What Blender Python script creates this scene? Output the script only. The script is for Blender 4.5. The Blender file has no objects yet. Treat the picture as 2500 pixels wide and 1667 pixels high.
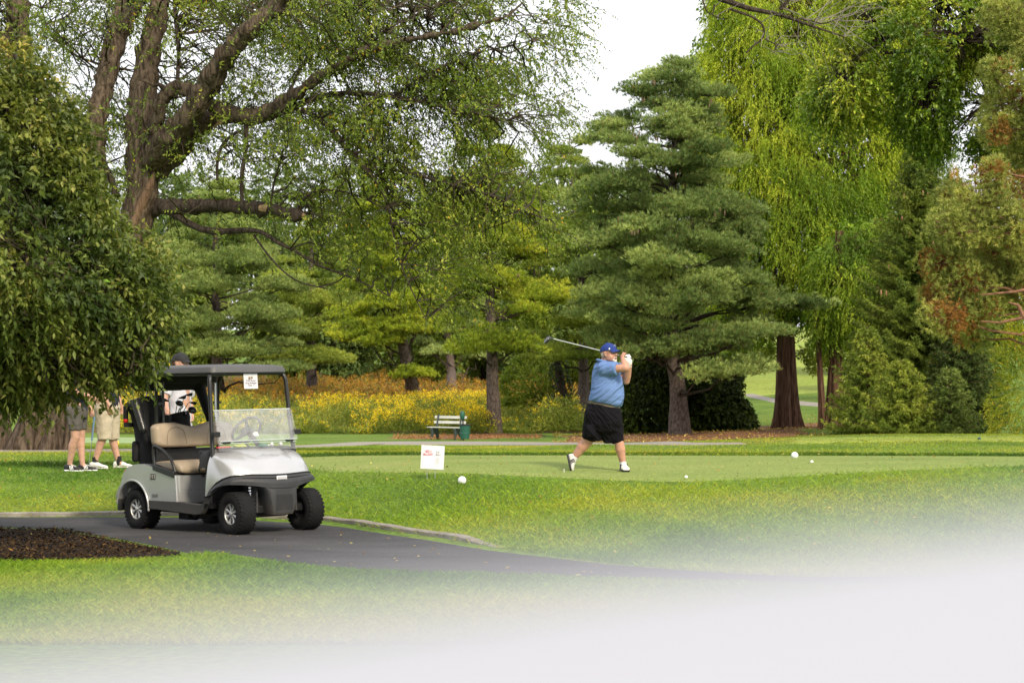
import bpy, bmesh, math, random
import numpy as np
from mathutils import Vector, Matrix
random.seed(7)
rng = np.random.default_rng(7)
R = math.radians
SC = bpy.context.scene
COL = SC.collection

# ---------------------------------------------------------------- camera
CH, FP, YH = 1.67, 5000.0, 905.0          # lens height, focal length in photo pixels, horizon row
cam = bpy.data.objects.new('camera', bpy.data.cameras.new('camera'))
COL.objects.link(cam)
cam.location = (0, 0, CH)
cam.rotation_euler = (R(90), 0, 0)
cam.data.sensor_width = 36
cam.data.lens = 72
cam.data.shift_y = (YH - 833.5) / 2500
cam.data.clip_start = 0.05
cam.data.clip_end = 3000
cam.data.dof.use_dof = True
cam.data.dof.focus_distance = 29.0
cam.data.dof.aperture_fstop = 4.1
SC.camera = cam
# ---------------------------------------------------------------- light
SUN_EL, SUN_AZ = 38, 150                   # azimuth clockwise from +Y: behind the camera, to the right
w = bpy.data.worlds.new("World")
SC.world = w
w.use_nodes = True
nt = w.node_tree
bg = nt.nodes['Background']
sky = nt.nodes.new('ShaderNodeTexSky')
sky.sky_type = 'NISHITA'
sky.sun_disc = False
sky.sun_elevation = R(SUN_EL)
sky.sun_rotation = R(SUN_AZ)
sky.air_density = 1.0
sky.dust_density = 4.0
hs = nt.nodes.new('ShaderNodeMix')
hs.data_type = 'RGBA'
hs.inputs[0].default_value = 0.86
nt.links.new(sky.outputs[0], hs.inputs[6])
hs.inputs[7].default_value = (12.4, 12.5, 13.0, 1)       # overcast cloud sheet
nt.links.new(hs.outputs[2], bg.inputs[0])
bg.inputs[1].default_value = 0.072
sun = bpy.data.objects.new('sun', bpy.data.lights.new('sun', 'SUN'))
COL.objects.link(sun)
sun.data.energy = 2.6
sun.data.angle = R(10)
sun.data.color = (1.0, 0.88, 0.68)
sd = Vector((math.sin(R(SUN_AZ)) * math.cos(R(SUN_EL)), math.cos(R(SUN_AZ)) * math.cos(R(SUN_EL)), math.sin(R(SUN_EL))))
sun.rotation_euler = sd.to_track_quat('Z', 'Y').to_euler()
SC.view_settings.view_transform = 'Standard'
SC.view_settings.look = 'None'
SC.view_settings.gamma = 1
SC.view_settings.exposure = 0.72
SC.cycles.use_denoising = True
SC.cycles.max_bounces = 6
SC.cycles.transparent_max_bounces = 12
SC.cycles.transmission_bounces = 4
SC.cycles.diffuse_bounces = 3
SC.cycles.glossy_bounces = 2

# ---------------------------------------------------------------- helpers
def P(px, py, d):
    return np.array([(px - 1250) / FP * d, d, CH - (py - YH) / FP * d])
def smooth(a, b, x):
    t = np.clip((np.asarray(x, float) - a) / (b - a), 0, 1)
    return t * t * (3 - 2 * t)
_h = rng.random((64, 64))
def vnoise(x, y):
    x = np.asarray(x, float); y = np.asarray(y, float)
    xi = np.floor(x).astype(int); yi = np.floor(y).astype(int)
    fx = x - xi; fy = y - yi
    fx = fx * fx * (3 - 2 * fx); fy = fy * fy * (3 - 2 * fy)
    a = _h[xi % 64, yi % 64]; b = _h[(xi + 1) % 64, yi % 64]
    c = _h[xi % 64, (yi + 1) % 64]; d = _h[(xi + 1) % 64, (yi + 1) % 64]
    return (a * (1 - fx) + b * fx) * (1 - fy) + (c * (1 - fx) + d * fx) * fy
def fnoise(x, y, o=3):
    s = 0; a = 1; t = 0
    for k in range(o):
        s = s + a * vnoise(x * 2 ** k + 17 * k, y * 2 ** k + 5 * k); t += a; a *= .5
    return s / t

def tag(o, label=None, cat=None, group=None, kind=None):
    if label: o['label'] = label
    if cat: o['category'] = cat
    if group: o['group'] = group
    if kind: o['kind'] = kind
    return o
def thing(name, label, cat, loc=(0, 0, 0), rz=0, group=None):
    o = bpy.data.objects.new(name, None)
    COL.objects.link(o)
    o.empty_display_size = .2
    o.location = tuple(map(float, loc)); o.rotation_euler = (0, 0, rz)
    return tag(o, label, cat, group)

def fastmesh(name, V, F, mat, parent=None, col=None, smooth_=False):
    """V (n,3), F (m,k) with one k."""
    V = np.ascontiguousarray(V, np.float32); F = np.ascontiguousarray(F, np.int32)
    m, k = F.shape
    me = bpy.data.meshes.new(name)
    me.vertices.add(len(V)); me.vertices.foreach_set('co', V.ravel())
    me.loops.add(m * k); me.loops.foreach_set('vertex_index', F.ravel())
    me.polygons.add(m)
    me.polygons.foreach_set('loop_start', np.arange(0, m * k, k, dtype=np.int32))
    if smooth_: me.polygons.foreach_set('use_smooth', np.ones(m, bool))
    if col is not None:
        a = me.color_attributes.new('Col', 'FLOAT_COLOR', 'POINT')
        c = np.ones((len(V), 4), np.float32); c[:, :3] = col
        a.data.foreach_set('color', c.ravel())
    me.update(calc_edges=True)
    me.materials.append(mat)
    o = bpy.data.objects.new(name, me); COL.objects.link(o)
    if parent: o.parent = parent
    return o

class MB:
    """Collects shapes and links them as one mesh."""
    def __init__(s): s.V = []; s.F = []; s.n = 0
    def add(s, V, F):
        V = [tuple(map(float, v)) for v in V]
        s.V += V; s.F += [tuple(i + s.n for i in f) for f in F]; s.n += len(V); return s
    def box(s, c, size, rot=None, taper=1.0):
        c = Vector(c); hx, hy, hz = [q / 2 for q in size]
        vs = []
        for z in (-hz, hz):
            t = taper if z > 0 else 1.0
            for x, y in ((-hx, -hy), (hx, -hy), (hx, hy), (-hx, hy)):
                v = Vector((x * t, y * t, z))
                if rot is not None: v = rot @ v
                vs.append(c + v)
        return s.add(vs, [(3, 2, 1, 0), (4, 5, 6, 7), (0, 1, 5, 4), (1, 2, 6, 5), (2, 3, 7, 6), (3, 0, 4, 7)])
    def loft(s, rings, closed=True, cap=True, flip=False):
        n = len(rings[0]); V = [p for r in rings for p in r]; F = []
        for i in range(len(rings) - 1):
            for j in range(n if closed else n - 1):
                a = i * n + j; b = i * n + (j + 1) % n
                F.append((a, b, b + n, a + n) if not flip else (a, a + n, b + n, b))
        if cap and closed:
            F.append(tuple(range(n))[::-1] if not flip else tuple(range(n)))
            e = (len(rings) - 1) * n
            F.append(tuple(range(e, e + n)) if not flip else tuple(range(e, e + n))[::-1])
        return s.add(V, F)
    def tube(s, pts, rad, n=8, cap=True, squash=1.0):
        pts = [Vector(p) for p in pts]
        if not hasattr(rad, '__len__'): rad = [rad] * len(pts)
        rings = []; up = None
        for i, p in enumerate(pts):
            t = (pts[min(i + 1, len(pts) - 1)] - pts[max(i - 1, 0)])
            if t.length < 1e-9: t = Vector((0, 0, 1))
            t.normalize()
            if up is None:
                up = Vector((0, 0, 1)) if abs(t.z) < .9 else Vector((1, 0, 0))
            u = up - t * up.dot(t)
            if u.length < 1e-6: u = t.orthogonal()
            u.normalize(); v = t.cross(u); up = u
            rings.append([p + (u * math.cos(a) * squash + v * math.sin(a)) * rad[i] for a in [2 * math.pi * k / n for k in range(n)]])
        return s.loft(rings, True, cap, flip=False)
    def lathe(s, prof, c=(0, 0, 0), axis='z', n=24, cap=False):
        rings = []
        for r, h in prof:
            ring = []
            for k in range(n):
                a = 2 * math.pi * k / n
                x, y = r * math.cos(a), r * math.sin(a)
                v = {'z': (x, y, h), 'y': (x, h, y), 'x': (h, x, y)}[axis]
                ring.append((c[0] + v[0], c[1] + v[1], c[2] + v[2]))
            rings.append(ring)
        return s.loft(rings, True, cap)
    def ell(s, c, r, rot=None, nu=16, nv=10):
        c = Vector(c); V = []
        for i in range(nv + 1):
            th = math.pi * i / nv
            th = min(max(th, .02), math.pi - .02)
            for j in range(nu):
                a = 2 * math.pi * j / nu
                v = Vector((r[0] * math.sin(th) * math.cos(a), r[1] * math.sin(th) * math.sin(a), r[2] * math.cos(th)))
                if rot is not None: v = rot @ v
                V.append(c + v)
        rings = [V[i * nu:(i + 1) * nu] for i in range(nv + 1)]
        return s.loft(rings, True, True, flip=True)
    def cap(s, p0, r0, p1, r1, n=14, flat0=False, flat1=False, k=4):
        p0 = Vector(p0); p1 = Vector(p1); t = (p1 - p0)
        if t.length < 1e-6: t = Vector((0, 0, 1e-4))
        L = t.length; t.normalize(); u = t.orthogonal().normalized(); v = t.cross(u)
        st = []
        if flat0: st.append((0, r0))
        else:
            for i in range(k):
                a = math.pi / 2 * i / k + .12
                st.append((-r0 * math.cos(a), r0 * math.sin(a)))
            st.append((0, r0))
        st.append((L, r1))
        if not flat1:
            for i in range(k - 1, -1, -1):
                a = math.pi / 2 * i / k + .12
                st.append((L + r1 * math.cos(a), r1 * math.sin(a)))
        rings = [[p0 + t * h + (u * math.cos(a) + v * math.sin(a)) * r for a in [2 * math.pi * j / n for j in range(n)]] for h, r in st]
        return s.loft(rings)
    def build(s, name, mat, parent=None, smooth_=True, bevel=0, voxel=0, relax=0, auto=40, sub=0, loc=None):
        me = bpy.data.meshes.new(name)
        me.from_pydata(s.V, [], s.F); me.update()
        bm = bmesh.new(); bm.from_mesh(me)
        bmesh.ops.recalc_face_normals(bm, faces=bm.faces)
        bm.to_mesh(me); bm.free()
        me.materials.append(mat)
        o = bpy.data.objects.new(name, me); COL.objects.link(o)
        if parent: o.parent = parent
        if loc is not None: o.location = loc
        if voxel:
            m = o.modifiers.new('r', 'REMESH'); m.mode = 'VOXEL'; m.voxel_size = voxel; m.use_smooth_shade = True
            if relax:
                m = o.modifiers.new('s', 'SMOOTH'); m.iterations = relax; m.factor = .5
        if bevel:
            m = o.modifiers.new('b', 'BEVEL'); m.width = bevel; m.segments = 2; m.limit_method = 'ANGLE'; m.angle_limit = R(35)
        if sub:
            m = o.modifiers.new('u', 'SUBSURF'); m.levels = sub; m.render_levels = sub
        if smooth_:
            me.polygons.foreach_set('use_smooth', np.ones(len(me.polygons), bool))
            if not voxel and not sub:
                try: me.set_sharp_from_angle(angle=R(auto))
                except Exception: pass
        return o

# ---------------------------------------------------------------- materials
def mat(name, col, rough=.6, metal=0, spec=.5, var=0, vscale=8, bump=0, bscale=40, coat=0, stretch=(1, 1, 1), col2=None, detail=5, vc=False):
    m = bpy.data.materials.new(name); m.use_nodes = True
    n = m.node_tree; b = n.nodes['Principled BSDF']
    b.inputs['Roughness'].default_value = rough; b.inputs['Metallic'].default_value = metal
    b.inputs['Specular IOR Level'].default_value = spec
    b.inputs['Coat Weight'].default_value = coat
    b.inputs['Base Color'].default_value = (*col, 1)
    tc = n.nodes.new('ShaderNodeTexCoord'); mp = n.nodes.new('ShaderNodeMapping')
    mp.inputs['Scale'].default_value = stretch
    n.links.new(tc.outputs['Object'], mp.inputs['Vector'])
    if var or col2:
        no = n.nodes.new('ShaderNodeTexNoise'); no.inputs['Scale'].default_value = vscale; no.inputs['Detail'].default_value = detail
        n.links.new(mp.outputs[0], no.inputs['Vector'])
        rp = n.nodes.new('ShaderNodeValToRGB')
        c1 = col2 if col2 else tuple(min(1, c * (1 + var)) for c in col)
        c0 = col if col2 else tuple(c * (1 - var) for c in col)
        rp.color_ramp.elements[0].color = (*c0, 1); rp.color_ramp.elements[1].color = (*c1, 1)
        rp.color_ramp.elements[0].position = .35; rp.color_ramp.elements[1].position = .65
        n.links.new(no.outputs[0], rp.inputs[0]); n.links.new(rp.outputs[0], b.inputs['Base Color'])
    if bump:
        n2 = n.nodes.new('ShaderNodeTexNoise'); n2.inputs['Scale'].default_value = bscale; n2.inputs['Detail'].default_value = 6
        n.links.new(mp.outputs[0], n2.inputs['Vector'])
        bp = n.nodes.new('ShaderNodeBump'); bp.inputs['Strength'].default_value = 1; bp.inputs['Distance'].default_value = bump
        n.links.new(n2.outputs[0], bp.inputs['Height']); n.links.new(bp.outputs[0], b.inputs['Normal'])
    return m
def leafmat(name, trans=.35, rough=.55, spec=.3, gain=1.0):
    m = bpy.data.materials.new(name); m.use_nodes = True
    n = m.node_tree; b = n.nodes['Principled BSDF']; out = n.nodes['Material Output']
    at = n.nodes.new('ShaderNodeAttribute'); at.attribute_name = 'Col'
    b.inputs['Roughness'].default_value = rough; b.inputs['Specular IOR Level'].default_value = spec
    g0 = n.nodes.new('ShaderNodeMix'); g0.data_type = 'RGBA'; g0.blend_type = 'MULTIPLY'; g0.inputs[0].default_value = 1; g0.inputs[7].default_value = (1.38, 1.30, .75, 1)
    n.links.new(at.outputs['Color'], g0.inputs[6]); n.links.new(g0.outputs[2], b.inputs['Base Color'])
    tr = n.nodes.new('ShaderNodeBsdfTranslucent')
    mu = n.nodes.new('ShaderNodeMix'); mu.data_type = 'RGBA'; mu.blend_type = 'MULTIPLY'; mu.inputs[0].default_value = 1
    mu.inputs[7].default_value = (1.5 * gain, 1.5 * gain, .6 * gain, 1)
    n.links.new(at.outputs['Color'], mu.inputs[6]); n.links.new(mu.outputs[2], tr.inputs[0])
    mx = n.nodes.new('ShaderNodeMixShader'); mx.inputs[0].default_value = trans
    n.links.new(b.outputs[0], mx.inputs[1]); n.links.new(tr.outputs[0], mx.inputs[2]); n.links.new(mx.outputs[0], out.inputs[0])
    return m
M_LEAF = leafmat('leaf', .38)
M_GLOSSLEAF = leafmat('glossy_leaf', .28, .42, .45)
M_NEEDLE = leafmat('needle', .22, .6, .25)
M_GRASS = leafmat('grass_blade', .35, .55, .3)
M_BARK = mat('bark_grey_brown', (.042, .030, .021), .95, spec=.1, vscale=6, stretch=(3, 3, .6), bump=.05, bscale=9, col2=(.16, .12, .085))
M_BARKD = mat('bark_dark', (.028, .021, .016), .95, spec=.1, vscale=7, stretch=(3, 3, .6), bump=.04, bscale=10, col2=(.085, .065, .05))
M_BARKR = mat('bark_red_brown', (.055, .027, .018), .95, spec=.1, vscale=5, stretch=(4, 4, .35), bump=.05, bscale=9, col2=(.16, .09, .06))
M_BARKP = mat('bark_pine', (.06, .045, .038), .95, spec=.1, vscale=8, stretch=(2, 2, .9), bump=.03, bscale=16, col2=(.17, .13, .11))
M_TWIG = mat('twig', (.055, .045, .03), .9, spec=.1)
M_SCAR = mat('broken_wood', (.30, .19, .10), .85, var=.3, vscale=12, stretch=(1, 1, .3))

# ---------------------------------------------------------------- terrain
CP = []   # (x, d, z)
def cpx(px, py, d): p = P(px, py, d); CP.append((p[0], d, p[2]))
for x in (-9, -3, 3, 9):
    for d, z in ((0, .75), (5, .45), (10, .06), (14, 0), (17, 0)): CP.append((x, d, z))
CP += [(-2.55, 21.73, -.047), (-3.74, 22.9, -.071), (-2.2, 22.05, -.047), (-2.9, 21.4, -.047)]
for a in ((-300, 1262, 24.2), (150, 1262, 24.2), (50, 1175, 28), (200, 1147, 30.5), (-400, 1150, 30), (430, 1150, 29.5), (50, 1112, 34), (480, 1113, 33.5),
          (785, 1270, 23.4), (1000, 1300, 21.7), (1215, 1335, 20), (1500, 1375, 18.3), (2100, 1400, 17.2), (2700, 1405, 17),
          (850, 1190, 25.5), (1060, 1165, 25.6), (1440, 1151, 26.3), (1660, 1184, 24.6), (1350, 1260, 21.8), (2300, 1260, 21.8), (2300, 1150, 25.5), (1900, 1168, 25), (2700, 1150, 25.3), (2700, 1260, 21.6),
          (800, 1113, 31.5), (1200, 1112, 31.3), (1600, 1113, 31), (2100, 1115, 30.5), (2600, 1119, 30),
          (2100, 1106, 33.5), (2100, 1085, 37.5), (2100, 1070, 42), (2100, 1063, 50), (2100, 1061, 60),
          (2500, 1106, 33.5), (2500, 1085, 37.5), (2500, 1070, 42), (2500, 1064, 50), (2600, 1062, 60),
          (1780, 1104, 35), (1780, 1090, 40), (1750, 1078, 50),
          (1925, 1048, 80), (2240, 1060, 70), (2450, 1060, 64), (1660, 1062, 75),
          (1880, 1012, 100), (1930, 975, 118), (1950, 900, 170), (1950, 850, 230), (1950, 800, 400)): cpx(*a)
for x in (60, 400, 700, 1000, 1300, 1550):
    for a in ((1101, 39), (1092, 52), (1085, 62), (1075, 72), (1065, 84), (1056, 92)): cpx(x, *a)
for x in (300, 800, 1300): cpx(x, 1035, 105); cpx(x, 985, 132); cpx(x, 920, 165); cpx(x, 880, 230)
for x in (-260, 260): CP += [(x, 30, 0), (x, 90, -.5), (x, 200, 2), (x, 600, 12)]
CP += [(0, 600, 14), (-60, 60, -.4), (60, 60, .2), (-60, 15, 0), (60, 15, 0)]
_c = np.array(CP); _X = _c[:, :2] / 50.0
def _phi(r2): return .5 * r2 * np.log(r2 + 1e-12)
_r2 = ((_X[:, None] - _X[None]) ** 2).sum(-1)
_n = len(_X); _A = np.zeros((_n + 3, _n + 3)); _A[:_n, :_n] = _phi(_r2) + 2e-5 * np.eye(_n)
_A[:_n, _n] = 1; _A[:_n, _n + 1:] = _X; _A[_n, :_n] = 1; _A[_n + 1:, :_n] = _X.T
_w = np.linalg.solve(_A, np.r_[_c[:, 2], 0, 0, 0])
def zt(x, d):
    x = np.atleast_1d(np.asarray(x, float)); d = np.atleast_1d(np.asarray(d, float))
    sh = x.shape; q = np.c_[x.ravel(), d.ravel()] / 50.0; out = np.empty(len(q))
    for i in range(0, len(q), 20000):
        s = q[i:i + 20000]
        out[i:i + 20000] = _phi(((s[:, None] - _X[None]) ** 2).sum(-1)) @ _w[:_n] + _w[_n] + s @ _w[_n + 1:]
    return out.reshape(sh)
def z1(x, d): return float(zt(x, d)[0])
def G(px, py, d0=10, d1=200):
    """ground point seen at photo pixel (px,py)"""
    d = np.geomspace(d0, d1, 1500)
    f = (CH - (py - YH) / FP * d) - zt((px - 1250) / FP * d, d)
    k = np.where((f[:-1] > 0) & (f[1:] <= 0))[0]
    i = k[0] if len(k) else int(np.argmin(np.abs(f)))
    dd = d[i] + (d[i + 1] - d[i]) * (f[i] / (f[i] - f[i + 1] + 1e-9)) if len(k) else d[i]
    x = (px - 1250) / FP * dd
    return Vector((x, dd, z1(x, dd)))
def GP(px, d):
    x = (px - 1250) / FP * d
    return Vector((x, d, z1(x, d)))
def interp(pts, n):
    pts = np.array(pts, float); s = np.r_[0, np.cumsum(np.linalg.norm(np.diff(pts, axis=0), axis=1))]
    t = np.linspace(0, s[-1], n)
    return np.c_[tuple(np.interp(t, s, pts[:, k]) for k in range(pts.shape[1]))]

gd = np.r_[np.arange(-6, 60, .4), np.arange(60, 140, 1.2), np.geomspace(141, 700, 45)]
gx = np.r_[-np.geomspace(22, 320, 30)[::-1], np.arange(-21.6, 21.7, .45), np.geomspace(22, 320, 30)]
GX, GD = np.meshgrid(gx, gd)
GZ = zt(GX.ravel(), GD.ravel())
_i = np.arange(len(gd) - 1)[:, None] * len(gx) + np.arange(len(gx) - 1)[None]
_F = np.stack([_i, _i + 1, _i + 1 + len(gx), _i + len(gx)], -1).reshape(-1, 4)

def groundmat(name, cols, scale, bump=.02, bscale=25, rough=.9, stretch=(1, 1, 1), pos=(.3, .5, .7), fine=None):
    m = bpy.data.materials.new(name); m.use_nodes = True
    n = m.node_tree; b = n.nodes['Principled BSDF']; b.inputs['Roughness'].default_value = rough; b.inputs['Specular IOR Level'].default_value = .15
    tc = n.nodes.new('ShaderNodeTexCoord'); mp = n.nodes.new('ShaderNodeMapping'); mp.inputs['Scale'].default_value = stretch
    n.links.new(tc.outputs['Object'], mp.inputs[0])
    a = n.nodes.new('ShaderNodeTexNoise'); a.inputs['Scale'].default_value = scale; a.inputs['Detail'].default_value = 8; a.inputs['Roughness'].default_value = .65
    n.links.new(mp.outputs[0], a.inputs[0])
    r = n.nodes.new('ShaderNodeValToRGB'); e = r.color_ramp.elements
    e[0].position = pos[0]; e[0].color = (*cols[0], 1); e[1].position = pos[-1]; e[1].color = (*cols[-1], 1)
    for k in range(1, len(cols) - 1):
        q = e.new(pos[k]); q.color = (*cols[k], 1)
    n.links.new(a.outputs[0], r.inputs[0]); last = r.outputs[0]
    if fine:
        f = n.nodes.new('ShaderNodeTexNoise'); f.inputs['Scale'].default_value = fine; f.inputs['Detail'].default_value = 3
        n.links.new(tc.outputs['Object'], f.inputs[0])
        mr = n.nodes.new('ShaderNodeMapRange'); mr.inputs[1].default_value = .3; mr.inputs[2].default_value = .7; mr.inputs[3].default_value = .55; mr.inputs[4].default_value = 1.45
        n.links.new(f.outputs[0], mr.inputs[0])
        mu = n.nodes.new('ShaderNodeMix'); mu.data_type = 'RGBA'; mu.blend_type = 'MULTIPLY'; mu.inputs[0].default_value = 1
        n.links.new(last, mu.inputs[6]); n.links.new(mr.outputs[0], mu.inputs[7]); last = mu.outputs[2]
    n.links.new(last, b.inputs['Base Color'])
    if bump:
        c = n.nodes.new('ShaderNodeTexNoise'); c.inputs['Scale'].default_value = bscale; c.inputs['Detail'].default_value = 5
        n.links.new(tc.outputs['Object'], c.inputs[0])
        bp = n.nodes.new('ShaderNodeBump'); bp.inputs['Distance'].default_value = bump; bp.inputs['Strength'].default_value = 1
        n.links.new(c.outputs[0], bp.inputs['Height']); n.links.new(bp.outputs[0], b.inputs['Normal'])
    return m
M_LAWN = groundmat('lawn', [(.066, .12, .016), (.115, .19, .024), (.18, .22, .04)], .35, .03, 30, fine=14)
M_TEE = groundmat('short_grass', [(.15, .21, .05), (.20, .255, .065), (.25, .275, .085)], .8, .012, 60, stretch=(.5, 1, 1), fine=40)
M_FAIR = groundmat('far_grass', [(.18, .25, .04), (.25, .31, .055), (.30, .33, .075)], .12, .02, 20, stretch=(.3, 1, 1), fine=5)
M_GREEN = groundmat('putting_grass', [(.22, .30, .13), (.26, .34, .16)], .5, 0)
M_ASPH = groundmat('asphalt', [(.038, .038, .040), (.058, .057, .059), (.082, .080, .081)], 1.6, .010, 130, rough=.85, fine=70, stretch=(.5, 1, 1))
M_CONC = groundmat('kerb_stone', [(.16, .14, .12), (.34, .31, .27)], 6, .01, 60)
M_PATHF = groundmat('pale_path', [(.24, .215, .19), (.31, .28, .25)], 2, .004, 60)
M_MULCH = groundmat('mulch', [(.008, .006, .005), (.024, .015, .011), (.13, .075, .045)], 9, .06, 30, pos=(.35, .56, .75), fine=60)
M_STRAW = groundmat('pine_straw', [(.09, .05, .025), (.19, .09, .05), (.26, .15, .09)], 1.5, .03, 30, fine=25)
o = fastmesh('lawn', np.c_[GX.ravel(), GD.ravel(), GZ], _F, M_LAWN, smooth_=True)
tag(o, 'rolling green rough grass lawn of the golf course', kind='structure')

def sheet(name, A, B, mat_, off, nl=120, nc=10, label=None, world=False):
    """ribbon between two edge lines given as photo pixels on the ground"""
    f = (lambda q: [np.array(p[:2], float) for p in q]) if world else (lambda q: [np.array(G(*p))[:2] for p in q])
    a = interp(f(A), nl); b = interp(f(B), nl)
    t = np.linspace(0, 1, nc)[None, :, None]
    g = (a[:, None] * (1 - t) + b[:, None] * t).reshape(-1, 2)
    z = zt(g[:, 0], g[:, 1]) + off
    bd = np.zeros((nl, nc), bool); bd[:, 0] = bd[:, -1] = bd[0] = bd[-1] = True; z[bd.ravel()] -= off + .03
    if not name.endswith('path') : g = g + rng.normal(0, .05 if g[:, 1].max() < 40 else .3, g.shape) * bd.reshape(-1, 1)
    i = np.arange(nl - 1)[:, None] * nc + np.arange(nc - 1)[None]
    F = np.stack([i, i + 1, i + 1 + nc, i + nc], -1).reshape(-1, 4)
    V = np.c_[g, z]
    n0 = np.cross(V[F[0][1]] - V[F[0][0]], V[F[0][3]] - V[F[0][0]])
    if n0[2] < 0: F = F[:, ::-1]
    o = fastmesh(name, V, F, mat_, smooth_=True)
    tag(o, label, kind='structure')
    return np.r_[a, b[::-1]]
# near cart path
PF = [(-500, 1262), (0, 1262), (290, 1259), (540, 1259), (785, 1271), (1000, 1303), (1215, 1338), (1500, 1377), (1750, 1397), (2000, 1409), (2700, 1424)]
PN = [(-500, 1284), (0, 1288), (150, 1294), (300, 1326), (445, 1358), (520, 1353), (700, 1380), (860, 1393), (1000, 1400), (1250, 1405), (1500, 1414), (2000, 1430), (2700, 1450)]
poly_path = sheet('cart_path', PF, PN, M_ASPH, .012, 200, 12, 'grey asphalt cart path under the parked golf cart')
MT = [(-500, 1284), (0, 1288), (150, 1294), (300, 1326), (445, 1357)]
MBm = [(-500, 1379), (0, 1374), (200, 1374), (330, 1367), (445, 1359)]
poly_mulch = sheet('mulch_bed', MT, MBm, M_MULCH, .03, 80, 14, 'dark brown bark mulch bed beside the asphalt path')
TF = [(620, 1120), (700, 1140), (800, 1156), (1060, 1160), (1250, 1168), (1450, 1177), (1660, 1184), (1900, 1171), (2100, 1158), (2300, 1148), (2700, 1136)]
TB = [(610, 1113), (700, 1114), (800, 1114), (1060, 1113), (1450, 1114), (1900, 1115), (2300, 1118), (2700, 1121)]
TF3 = [tuple(G(*p)) for p in TF]; TB3 = [tuple(GP(p[0], 34 if p[0] < 500 else 31.3)) for p in TB]
poly_tee = sheet('tee_box', TF3, TB3, M_TEE, .012, 120, 16, 'pale closely mown tee the golfer stands on', world=True)
# second tee on the mound and its dry face
sheet('upper_tee', [tuple(GP(p, 38.5)) for p in (1950, 2100, 2300, 2700)], [tuple(GP(p, 50)) for p in (1900, 2100, 2300, 2700)], M_FAIR, .012, 60, 12, 'pale mown top of the second tee mound', world=True)
# far path, green, straw
FU = [(-200, 1101), (200, 1099), (330, 1097), (600, 1091), (740, 1087), (870, 1078), (1000, 1076), (1250, 1077), (1500, 1080), (1700, 1083), (1840, 1083)]
FL = [(-200, 1107), (200, 1106), (330, 1104), (600, 1099), (740, 1094), (870, 1087), (1000, 1087), (1250, 1088), (1500, 1087), (1700, 1087), (1840, 1084)]
sheet('far_path', [q + (36, 150) for q in FU], [q + (36, 150) for q in FL], M_PATHF, .03, 160, 6, 'pale cart path crossing behind the tee')
sheet('putting_green', [(100, 1067, 40, 150), (330, 1066, 40, 150), (480, 1067, 40, 150)], [(100, 1082, 40, 150), (330, 1083, 40, 150), (480, 1082, 40, 150)], M_GREEN, .03, 40, 6, 'very pale putting green beyond the two men')
sheet('hill_path', [(1500, 930, 90, 300), (1830, 955, 90, 300), (1900, 973, 90, 300), (2100, 992, 90, 300)], [(1500, 936, 90, 300), (1810, 966, 90, 300), (1890, 985, 90, 300), (2100, 1003, 90, 300)], M_PATHF, .04, 60, 5, 'grey path winding over the far fairway')
sheet('fairway', [tuple(GP(p, 127)) for p in (1500, 1900, 2300)], [tuple(GP(p, 420)) for p in (1300, 1900, 2500)], M_FAIR, .04, 40, 60, 'bright far fairway hill between the trunks', world=True)
sheet('leaf_litter', [tuple(GP(p, 80)) for p in (1760, 1900, 2100)], [tuple(GP(p, 92)) for p in (1760, 1900, 2100)], M_STRAW, .04, 30, 10, 'brown fallen leaf litter around the big trunks', world=True)
sheet('pine_straw', [tuple(GP(p, 69)) for p in (1380, 1600, 1800, 1960)], [tuple(GP(p, 79)) for p in (1380, 1600, 1800, 1960)], M_STRAW, .04, 40, 10, 'brown pine straw under the blue-green pine', world=True)
sheet('straw_ring', [(960, 1070.5, 60, 120), (1070, 1072, 60, 120), (1200, 1071.5, 60, 120), (1330, 1064, 60, 120)], [(960, 1070, 60, 120), (1070, 1063, 60, 120), (1200, 1058, 60, 120), (1330, 1063.5, 60, 120)], M_STRAW, .05, 40, 8, 'reddish mulch ring around the lone pine and bench')
# meadow earth
sheet('meadow_ground', [tuple(GP(p, 91)) for p in (200, 800, 1450)], [tuple(GP(p, 175)) for p in (100, 800, 1500)], groundmat('meadow_soil', [(.10, .09, .03), (.2, .12, .05)], .5, .03), .05, 60, 40, 'rough meadow ground under the goldenrod', world=True)
def kerb(name, line, h, wd, label):
    L = interp([tuple(G(*p))[:2] for p in line], 90)
    t = np.gradient(L, axis=0); t /= np.linalg.norm(t, axis=1)[:, None]; nrm = np.c_[-t[:, 1], t[:, 0]]
    rings = []
    for i, p in enumerate(L):
        s = min(1, (len(L) - i) / 8) if name == 'kerb' else 1
        j = (fnoise(p[0] * 3, p[1] * 3) - .5) * .02
        a = p; b = p + nrm[i] * wd; z = z1(*p)
        hh = h * s + j
        rings.append([(a[0], a[1], z - .1), (a[0] + nrm[i][0] * .01, a[1] + nrm[i][1] * .01, z + hh - .012), (a[0] + nrm[i][0] * .03, a[1] + nrm[i][1] * .03, z + hh), (b[0], b[1], z + hh), (b[0], b[1], z - .1)])
    mb = MB(); mb.loft(rings); o = mb.build(name, M_CONC, auto=30); tag(o, label, kind='structure')
kerb('kerb', [(-500, 1262), (0, 1262), (290, 1259), (540, 1259), (785, 1271), (1000, 1303), (1215, 1338)], .052, .11, 'weathered stone kerb along the far side of the asphalt path')

def inpoly(x, y, poly):
    c = np.zeros(len(x), bool); j = len(poly) - 1
    for i in range(len(poly)):
        xi, yi = poly[i]; xj, yj = poly[j]
        k = ((yi > y) != (yj > y)) & (x < (xj - xi) * (y - yi) / (yj - yi + 1e-12) + xi)
        c ^= k; j = i
    return c
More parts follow.
